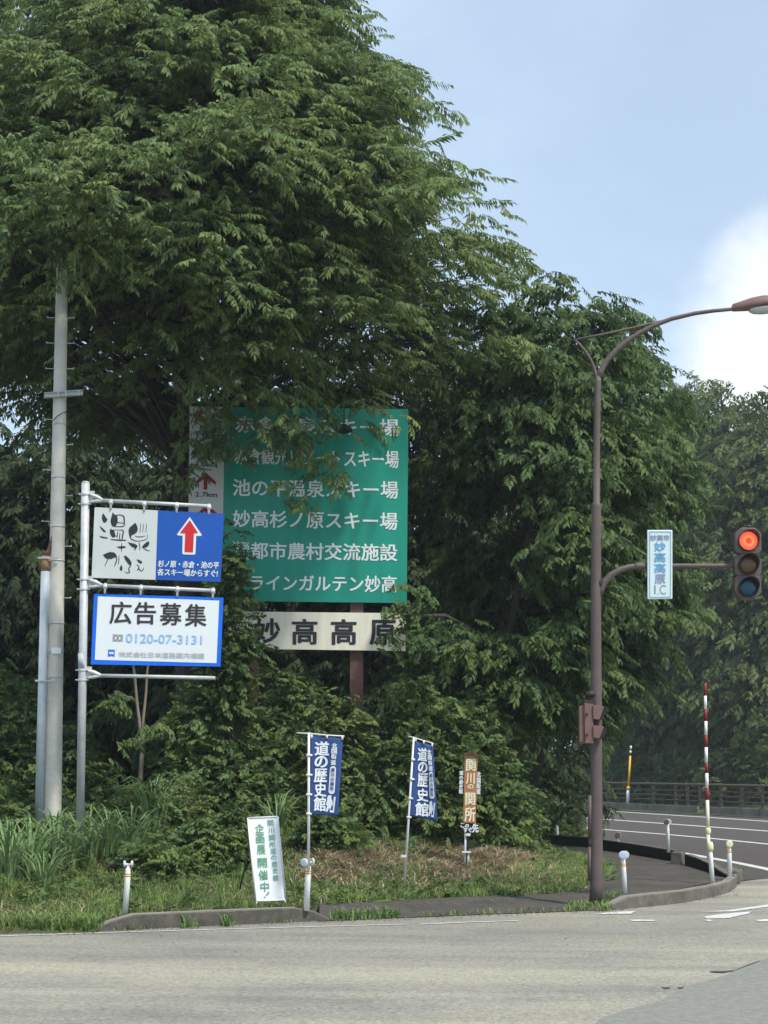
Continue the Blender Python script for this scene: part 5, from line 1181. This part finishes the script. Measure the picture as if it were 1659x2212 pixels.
for i, (px, Y, yt, hw, lab) in enumerate([(1240, 102, 1600, 70, 'low bush behind the railing left of the yellow snow pole'), (1385, 95, 1560, 90, 'bush behind the railing beside the yellow snow pole'), (1500, 90, 1620, 80, 'low dark bush behind the railing near the striped snow pole'), (1600, 86, 1575, 95, 'leafy bush behind the railing under the traffic signal'), (1700, 84, 1500, 90, 'tall bush behind the railing at the right edge')]):
    tp = W(px, yt, Y); shrub(lab, 'bush', px, yt, hw, Y, 90 + i, 'leaf_far', 'far', nc=60, rc=1.0, nsp=11, scale=0.6, base=Vector((tp.x, Y, 0.3)), group='bushes behind the railing')

# shrubs on the bank
SHR = [('broad shrub with layered leaves at the far left behind the utility pole', -10, 1430, 120, 27.6, 'leaf_shrub', 130), ('low rounded shrub left of the utility pole foot', 10, 1700, 95, 26.0, 'leaf_shrub', 70),
       ('shrub between the utility pole and the hanging sign post', 140, 1560, 70, 27.4, 'leaf_mid', 70),
       ('tall dense shrub right of the hanging signs, below the place name board', 455, 1440, 78, 27.6, 'leaf_shrub', 110), ('wide shrub with fine leaves below the beige board', 625, 1450, 115, 28.9, 'leaf_shrub', 150),
       ('low bright leaved bush beneath the hanging signs', 350, 1690, 95, 26.2, 'leaf_bright', 70), ('dark low shrub behind the white board', 520, 1640, 92, 27.6, 'leaf_shrub', 80),
       ('bright topped shrub behind the taller banner', 740, 1495, 98, 28.6, 'leaf_bright', 110), ('spreading shrub between the two banners', 850, 1540, 95, 28.4, 'leaf_shrub', 100), ('tall shrub behind the leaning banner', 930, 1450, 108, 29.0, 'leaf_shrub', 130),
       ('rounded shrub behind the orange post sign', 1020, 1500, 94, 29.6, 'leaf_shrub', 130), ('dark shrub on the bank corner left of the lamp post', 1062, 1540, 50, 31.5, 'leaf_mid', 110), ('low leafy shrub right of the orange post sign', 1085, 1670, 62, 30.2, 'leaf_shrub', 70)]
for i, (lab, px, yt, hw, Y, m, nc) in enumerate(SHR): shrub(lab, 'shrub', px, yt, hw, Y, 120 + i, m, 'shrub', nc=nc, group='shrubs along the bank')
for i, (lab, px, yt, hw, Y, nc) in enumerate([('low patch of round leaved weeds between the tall grass and the white board', 440, 1770, 85, 24.2, 70), ('knee high weeds behind the bare kerb post', 330, 1835, 70, 23.2, 50), ('small leafy weed clump at the back leg of the white board', 505, 1745, 48, 24.6, 45), ('weedy tangle at the foot of the riser pipe', 45, 1760, 75, 25.0, 60), ('low weeds under the taller banner', 720, 1735, 70, 26.0, 45)]):
    shrub(lab, 'weed_patch', px, yt, hw, Y, 180 + i, 'leaf_shrub', 'shrub', nc=nc, rc=0.26, nsp=13, scale=0.8, cat='weeds', group='low weeds on the bank', depth=0.7)
shrub('bush at the end of the bank whose dark leaves droop over the low wall', 'shrub', 1165, 1620, 55, 45.0, 150, 'leaf_mid', 'broad', nc=80, rc=0.45, nsp=11, scale=1.0, group='shrubs along the bank')
# slim tall sapling between the hanging signs and the green sign, another bare stemmed one below the lowest arm
shrub('slim tall sapling whose leaves cover the left edge of the green sign', 'sapling', 502, 1130, 27, 27.4, 160, 'leaf_mid', 'shrub', nc=80, rc=0.26, nsp=10, bottom=0.35, cat='young tree')
sx = W(305, 1720, 27.0); sp = thing('sapling', 'forked bare stemmed sapling below the lowest arm of the sign post', 'young tree', (sx.x, 27.0, bz(sx.x, 27.0)))
mb = MB(); w = lambda x, y: W(x, y, 27.0)
mb.tube([Vector((sx.x, 27.0, bz(sx.x, 27.0) - 0.1)), w(303, 1690), w(307, 1620), w(309, 1595), w(302, 1570), w(296, 1520), w(291, 1460), w(280, 1380)], [0.055, 0.05, 0.045, 0.045, 0.036, 0.03, 0.026, 0.02], 8)
mb.tube([w(307, 1600), w(309, 1555), w(315, 1500), w(318, 1450), w(330, 1380)], [0.035, 0.03, 0.026, 0.022, 0.015], 8); mb.tube([w(297, 1520), w(285, 1506), w(240, 1500)], [0.016, 0.012, 0.008], 6); mb.build('stem', M['bark_pale'], sp)
rng = np.random.default_rng(7); C = np.array([list(w(x, y)) for x, y in ((245, 1498), (262, 1505), (280, 1370), (330, 1375), (230, 1510), (255, 1590), (238, 1620), (350, 1560), (365, 1520))]) + rng.normal(0, 0.1, (9, 3)); quads('foliage', clumps_to_leaves('broad', C, rng.random(9) * 6.28, 0.3, 9, rng, 0.8), M['leaf_shrub'], sp)

# drooping branches that hang in front of the green sign and beside it belong to the great tree
def extra_branch(parent, pts, rads, clumps, seed, leafm, kind='big', rc=0.34, nsp=12, scale=1.0):
    rng = np.random.default_rng(seed); br = MB().tube(pts, rads, 7).build('branch', M['bark'], parent)
    C = np.array([list(c) for c in clumps]) + rng.normal(0, 0.10, (len(clumps), 3)); quads('branch_leaves', clumps_to_leaves(kind, C, np.full(len(C), -1.2) + rng.normal(0, 0.8, len(C)), rc, nsp, rng, scale, pitch0=-0.3), M[leafm], br)
big = bpy.data.objects['roadside_tree']; g = lambda x, y, Y=27.6: W(x, y, Y)
extra_branch(big, [Vector((xb, Yb, 9.6)), g(520, 800, 29), g(600, 830, 28.0), g(680, 880), g(720, 920)], [0.10, 0.07, 0.05, 0.03, 0.012], [g(*z2(x, y)) for x, y in ((340, 60), (430, 20), (520, 60), (620, 40), (700, 90), (790, 50), (900, 70), (1000, 40), (1060, 100), (1180, 40), (1280, 50), (1320, 110), (1420, 40), (1500, 75), (590, 180), (680, 200), (770, 170), (960, 190), (540, 240), (660, 260), (760, 270), (860, 290), (960, 320), (700, 340), (820, 370), (900, 420), (1010, 390), (1060, 440), (480, 430), (420, 330), (740, 450), (980, 510), (1070, 520), (780, 570), (770, 660), (800, 700), (1010, 560))], 201, 'leaf_big', rc=0.26, nsp=6, scale=0.75)
extra_branch(big, [Vector((xb, Yb, 8.8)), g(420, 960, 28.6), g(450, 990), g(470, 1010)], [0.07, 0.05, 0.03, 0.012], [g(*z2(x, y)) for x, y in ((60, 90), (130, 60), (200, 110), (250, 60), (270, 170), (150, 200), (220, 240), (90, 260), (270, 300), (200, 320), (120, 330), (260, 390), (40, 200), (20, 330), (320, 260), (340, 350), (70, 470), (30, 560))], 202, 'leaf_big', rc=0.28, nsp=8, scale=0.75)
extra_branch(big, [Vector((xb, Yb, 12.5)), g(250, 560, 28), g(170, 540, 25.2), g(130, 530, 24.3)], [0.10, 0.07, 0.03, 0.012], [W(x, y - 22, 24.2) for x, y in ((70, 500), (95, 520), (125, 505), (150, 515), (170, 535), (200, 545), (110, 545), (135, 530), (225, 560), (190, 590), (180, 610), (210, 520), (60, 480), (30, 500), (10, 530))], 203, 'leaf_big', rc=0.34, nsp=10, scale=0.9)
extra_branch(big, [Vector((xb, Yb, 10.5)), g(480, 720, 28.5), g(470, 690, 27.2), g(430, 740, 26.8)], [0.08, 0.05, 0.03, 0.012], [W(x, y, 26.8) for x, y in ((400, 660), (425, 655), (450, 670), (475, 660), (500, 680), (420, 735), (450, 745), (480, 730), (510, 745), (400, 800), (430, 815), (455, 800), (520, 800), (540, 790), (560, 830), (580, 850), (600, 880), (640, 845), (520, 700), (555, 720), (590, 735), (620, 700), (650, 760), (690, 790))], 204, 'leaf_big', rc=0.36, nsp=10, scale=0.9)
extra_branch(bpy.data.objects['roadside_tree.001'], [Vector(tp2[0]), g(960, 1330, 29.6), g(900, 1330, 28.2), g(870, 1340, 28.0)], [0.06, 0.05, 0.03, 0.012], [g(x, y, 27.9) for x, y in ((872, 1275), (885, 1300), (900, 1265), (905, 1320), (880, 1345), (860, 1350), (890, 1375), (875, 1395), (910, 1360), (845, 1370), (925, 1290), (935, 1340), (930, 1390), (865, 1310))], 205, 'leaf_mid', 'shrub', rc=0.22, nsp=8, scale=0.9)

extra_branch(bpy.data.objects['roadside_tree.002'], [Vector((X_(1300, Y3), Y3, 4.2)), W(1270, 1600, 37), W(1220, 1660, 36.5), W(1180, 1720, 36)], [0.07, 0.05, 0.03, 0.012], [W(x, y, 36.5) for x, y in ((1180, 1640), (1205, 1625), (1230, 1640), (1255, 1650), (1175, 1670), (1200, 1675), (1225, 1680), (1250, 1690), (1270, 1680), (1165, 1700), (1190, 1705), (1215, 1715), (1240, 1720), (1262, 1715), (1180, 1735), (1205, 1745), (1230, 1750), (1255, 1745), (1275, 1730), (1290, 1700), (1300, 1745), (1160, 1760))], 206, 'leaf_dark', 'broad', rc=0.36, nsp=4, scale=0.9)

# tall arching grass clumps
def grass_clump(label, px, py, h, n, seed, wid=0.034, spread=0.34):
    p = B(px, py); rng = np.random.default_rng(seed); out = []
    for i in range(int(n * 0.6)):
        a = rng.random() * 6.283; r0 = abs(rng.normal(0, spread * 0.45)); hh = h * rng.uniform(0.55, 1.1); reach = hh * rng.uniform(0.4, 1.25)
        b = np.array([p.x + r0 * math.cos(a), p.y + r0 * math.sin(a), 0]); b[2] = bz(b[0], b[1]) - 0.03; d = np.array([math.cos(a), math.sin(a), 0]); s = np.array([-d[1], d[0], 0]); K = 5; w_ = wid * rng.uniform(0.7, 1.3); rows = []
        for k in range(K + 1):
            u = k / K; c = b + d * reach * u ** 1.8 + np.array([0, 0, hh * (1.75 * u - 1.05 * u ** 2.3)]); ww = w_ * (1 - u) ** 0.6 + 0.002; rows.append((c - s * ww / 2, c + s * ww / 2))
        for k in range(K): out.append([rows[k][0], rows[k][1], rows[k + 1][1], rows[k + 1][0]])
    tag(quads('tall_grass_clump', np.array(out), M['tall_grass'], None, tuple(p)), label, 'grass clump', 'clumps of tall arching grass')
GC = [('tall drooping grass clump at the outer edge of the verge, beyond the utility pole', 18, 1912, 1.25, 90), ('drooping grass clump in front of the riser pipe', 66, 1900, 1.2, 90), ('grass clump at the foot of the utility pole', 118, 1872, 1.2, 90), ('grass clump between utility pole and sign post', 152, 1880, 1.05, 80), ('grass clump at the foot of the sign post', 192, 1862, 1.2, 90), ('grass clump just right of the sign post foot', 238, 1858, 1.15, 90), ('tallest pale grass clump, behind the bare kerb post', 330, 1812, 1.45, 130), ('grass clump in the shade between sign post and kerb post', 285, 1842, 1.05, 80), ('tall grass clump sprouting behind the top of the white board', 600, 1812, 1.1, 100), ('thin grass clump between leaning banner and orange post sign', 960, 1800, 1.0, 50), ('grass clump close beside the orange post sign, under the shrubs', 1065, 1795, 1.15, 80), ('short grass clump near the road on the outer verge', 95, 1925, 0.8, 70)]
for i, (lab, px, py, h, n) in enumerate(GC): grass_clump(lab, px, py, h, n, 300 + i)

# grass, straw and low herbs of the bank
def scatter(n, seed, x0, x1, y0, y1, dmin, dmax, dens=None):
    rng = np.random.default_rng(seed); x = rng.uniform(x0, x1, n); y = rng.uniform(y0, y1, n); d = foot_dist(x, y); m = (d > dmin) & (d < dmax)
    px = CX + x / y * F; m &= (px > -60) & (px < 1500)
    if dens is not None: m &= rng.random(n) < dens(x, y, d, px)
    x, y = x[m], y[m]; return x, y, bank_z(x, y), rng
def blades(name, x, y, z, rng, hmin, hmax, wid, lean, m, flat=False):
    n = len(x); a = rng.random(n) * 6.283; h = rng.uniform(hmin, hmax, n); w = wid * rng.uniform(0.6, 1.4, n); l = lean * rng.uniform(0.2, 1.0, n) * h
    d = np.stack([np.cos(a), np.sin(a), 0 * a], 1); s = np.stack([-np.sin(a), np.cos(a), 0 * a], 1); b = np.stack([x, y, z - 0.01], 1)
    upz = np.stack([0 * a, 0 * a, h if not flat else h * rng.uniform(0.1, 0.5, n)], 1); ln = (l if not flat else h)[:, None]
    md = b + d * ln * 0.35 + upz * 0.62; tp = b + d * ln + upz * (0.95 if not flat else 0.8)
    q1 = np.stack([b - s * w[:, None] / 2, b + s * w[:, None] / 2, md + s * w[:, None] * 0.4, md - s * w[:, None] * 0.4], 1)
    q2 = np.stack([md - s * w[:, None] * 0.4, md + s * w[:, None] * 0.4, tp + s * 0.002, tp - s * 0.002], 1)
    return stuff(quads(name, np.concatenate([q1, q2]), M[m]))
nz = lambda x, y, f, s: 0.5 + 0.5 * np.sin(x * f + s + 1.3 * np.sin(y * f * 0.8 + s)) * np.sin(y * f * 1.3 + 2.1 * s + np.sin(x * f * 0.6))
strawy = lambda x, y, d, px: np.clip(1.3 * np.exp(-((px - 320) / 75) ** 2 - ((d - 2.6) / 0.7) ** 2) + 1.1 * np.exp(-((px - 740) / 120) ** 2 - ((d - 2.6) / 1.2) ** 2) + 1.2 * np.exp(-((px - 1040) / 150) ** 2 - ((d - 2.7) / 1.5) ** 2) + 0.12, 0, 1) * (0.35 + 0.65 * nz(x, y, 2.6, 0.4))
x, y, z, r = scatter(190000, 400, -8, 6, 18.5, 33, 0.02, 6.5, lambda x, y, d, px: np.clip(1.05 - 1.9 * strawy(x, y, d, px), 0.04, 1) * (0.45 + 0.55 * nz(x, y, 1.9, 2.0)))
blades('grass', x, y, z, r, 0.06, 0.20, 0.011, 0.8, 'grass')
x, y, z, r = scatter(230000, 401, -8, 6, 18.5, 32, 0.05, 6.0, strawy)
blades('dry_grass', x, y, z, r, 0.16, 0.45, 0.018, 0.9, 'straw', True)
x, y, z, r = scatter(34000, 402, -8, 6, 18.5, 34, 0.05, 7.0, lambda x, y, d, px: (nz(x, y, 1.6, 1.0) ** 1.5) * np.where(px < 560, np.clip(0.35 + (d - 1.2) * 0.5, 0.15, 1), np.clip(0.55 - 0.35 * d, 0.22, 0.6) + np.clip((d - 3.6) * 0.5, 0, 1)) * np.clip(1.15 - 2.2 * strawy(x, y, d, px), 0, 1))
n = len(x); L_ = place_sprays('shrub', np.stack([x, y, z + 0.02], 1), r.random(n) * 6.283, r.uniform(0.1, 0.9, n), r.normal(0, 0.3, n), r.uniform(0.45, 0.95, n), r)
stuff(quads('low_herbs', L_, M['leaf_shrub']))
# weeds at the foot of the kerbs and in the dropped kerb
rng = np.random.default_rng(500); W_ = []
for (xa, ya, xb_, yb_, n, h) in ((0, 2010, 215, 2010, 900, 0.22), (715, 1986, 860, 1980, 420, 0.16), (398, 2003, 412, 2002, 40, 0.20), (418, 2002, 428, 2002, 14, 0.1), (480, 1999, 500, 1998, 46, 0.19), (560, 1996, 640, 1992, 16, 0.07), (250, 2009, 330, 2006, 30, 0.10), (1230, 1963, 1320, 1966, 260, 0.14), (900, 1979, 1230, 1967, 160, 0.08), (1588, 1905, 1604, 1900, 90, 0.2), (1290, 1960, 1345, 1945, 120, 0.12), (730, 1962, 1270, 1932, 500, 0.12)):
    for i in range(n):
        t = rng.random() if n > 100 else min(max(rng.normal(0.5, 0.24), -0.3), 1.3); p = G(xa + (xb_ - xa) * t + rng.normal(0, 3), ya + (yb_ - ya) * t + rng.normal(0, 1.6), 0.01); W_.append((p.x, p.y, 0.01 if yb_ > 1950 or xa < 100 else 0.1, h))
W_ = np.array(W_); n = len(W_); a = rng.random(n) * 6.283; h = W_[:, 3] * (0.25 + 0.9 * rng.random(n) ** 1.6); b = W_[:, :3]; d = np.stack([np.cos(a), np.sin(a), 0 * a], 1); s = np.stack([-np.sin(a), np.cos(a), 0 * a], 1) * 0.009
md = b + d * h[:, None] * 0.25 + np.stack([0 * a, 0 * a, h * 0.65], 1); tp = b + d * h[:, None] * 0.7 + np.stack([0 * a, 0 * a, h], 1)
stuff(quads('kerb_weeds', np.concatenate([np.stack([b - s, b + s, md + s, md - s], 1), np.stack([md - s, md + s, tp + s * 0.2, tp - s * 0.2], 1)]), M['grass']))

# grit, dead leaves and chips gathered along the edge of the road and on the pavement
rng = np.random.default_rng(900); Q = []
for (xa, ya, xb_, yb_, sy, n, z) in ((-60, 2014, 205, 2012, 3, 420, 0.006), (205, 2013, 715, 1990, 2.2, 320, 0.006), (715, 1990, 1305, 1967, 2.5, 420, 0.012), (1310, 1970, 1600, 1930, 3, 260, 0.012), (0, 2060, 1659, 2030, 30, 50, 0.006), (720, 1962, 1270, 1935, 6, 300, 0.10), (1150, 1850, 1500, 1890, 14, 160, 0.188)):
    for i in range(n):
        t = rng.random(); p = G(xa + (xb_ - xa) * t, ya + (yb_ - ya) * t + rng.normal(0, sy), z); a = rng.random() * 6.28; r = rng.uniform(0.005, 0.014)
        u = np.array([math.cos(a), math.sin(a), 0]) * r; v = np.array([-math.sin(a), math.cos(a), 0]) * r * rng.uniform(0.4, 0.9); b = np.array(p); Q.append([b - u - v, b + u - v, b + u + v + np.array([0, 0, r * 0.7]), b - u + v + np.array([0, 0, r * 0.5])])
stuff(quads('road_grit', np.array(Q), leaf_mat('grit', (0.06, 0.05, 0.035), (0.20, 0.15, 0.09), (0.28, 0.25, 0.2), 0.0, 3.0)))

# ------------------------------------------------------------------ thin air volume added to lift the blacks, standing in for windscreen glare
hz = MB().box((0, 320, 14.5), (840, 800, 31.4))
m = bpy.data.materials.new('glare_haze_air'); m.use_nodes = True; nt = m.node_tree
for n_ in list(nt.nodes): nt.nodes.remove(n_)
o_ = nt.nodes.new('ShaderNodeOutputMaterial'); v_ = nt.nodes.new('ShaderNodeVolumePrincipled')
v_.inputs['Density'].default_value = 0.00055; v_.inputs['Color'].default_value = (0.88, 0.94, 1.0, 1); v_.inputs['Anisotropy'].default_value = 0.2
nt.links.new(v_.outputs['Volume'], o_.inputs['Volume'])
stuff(hz.build('glare_haze', m))
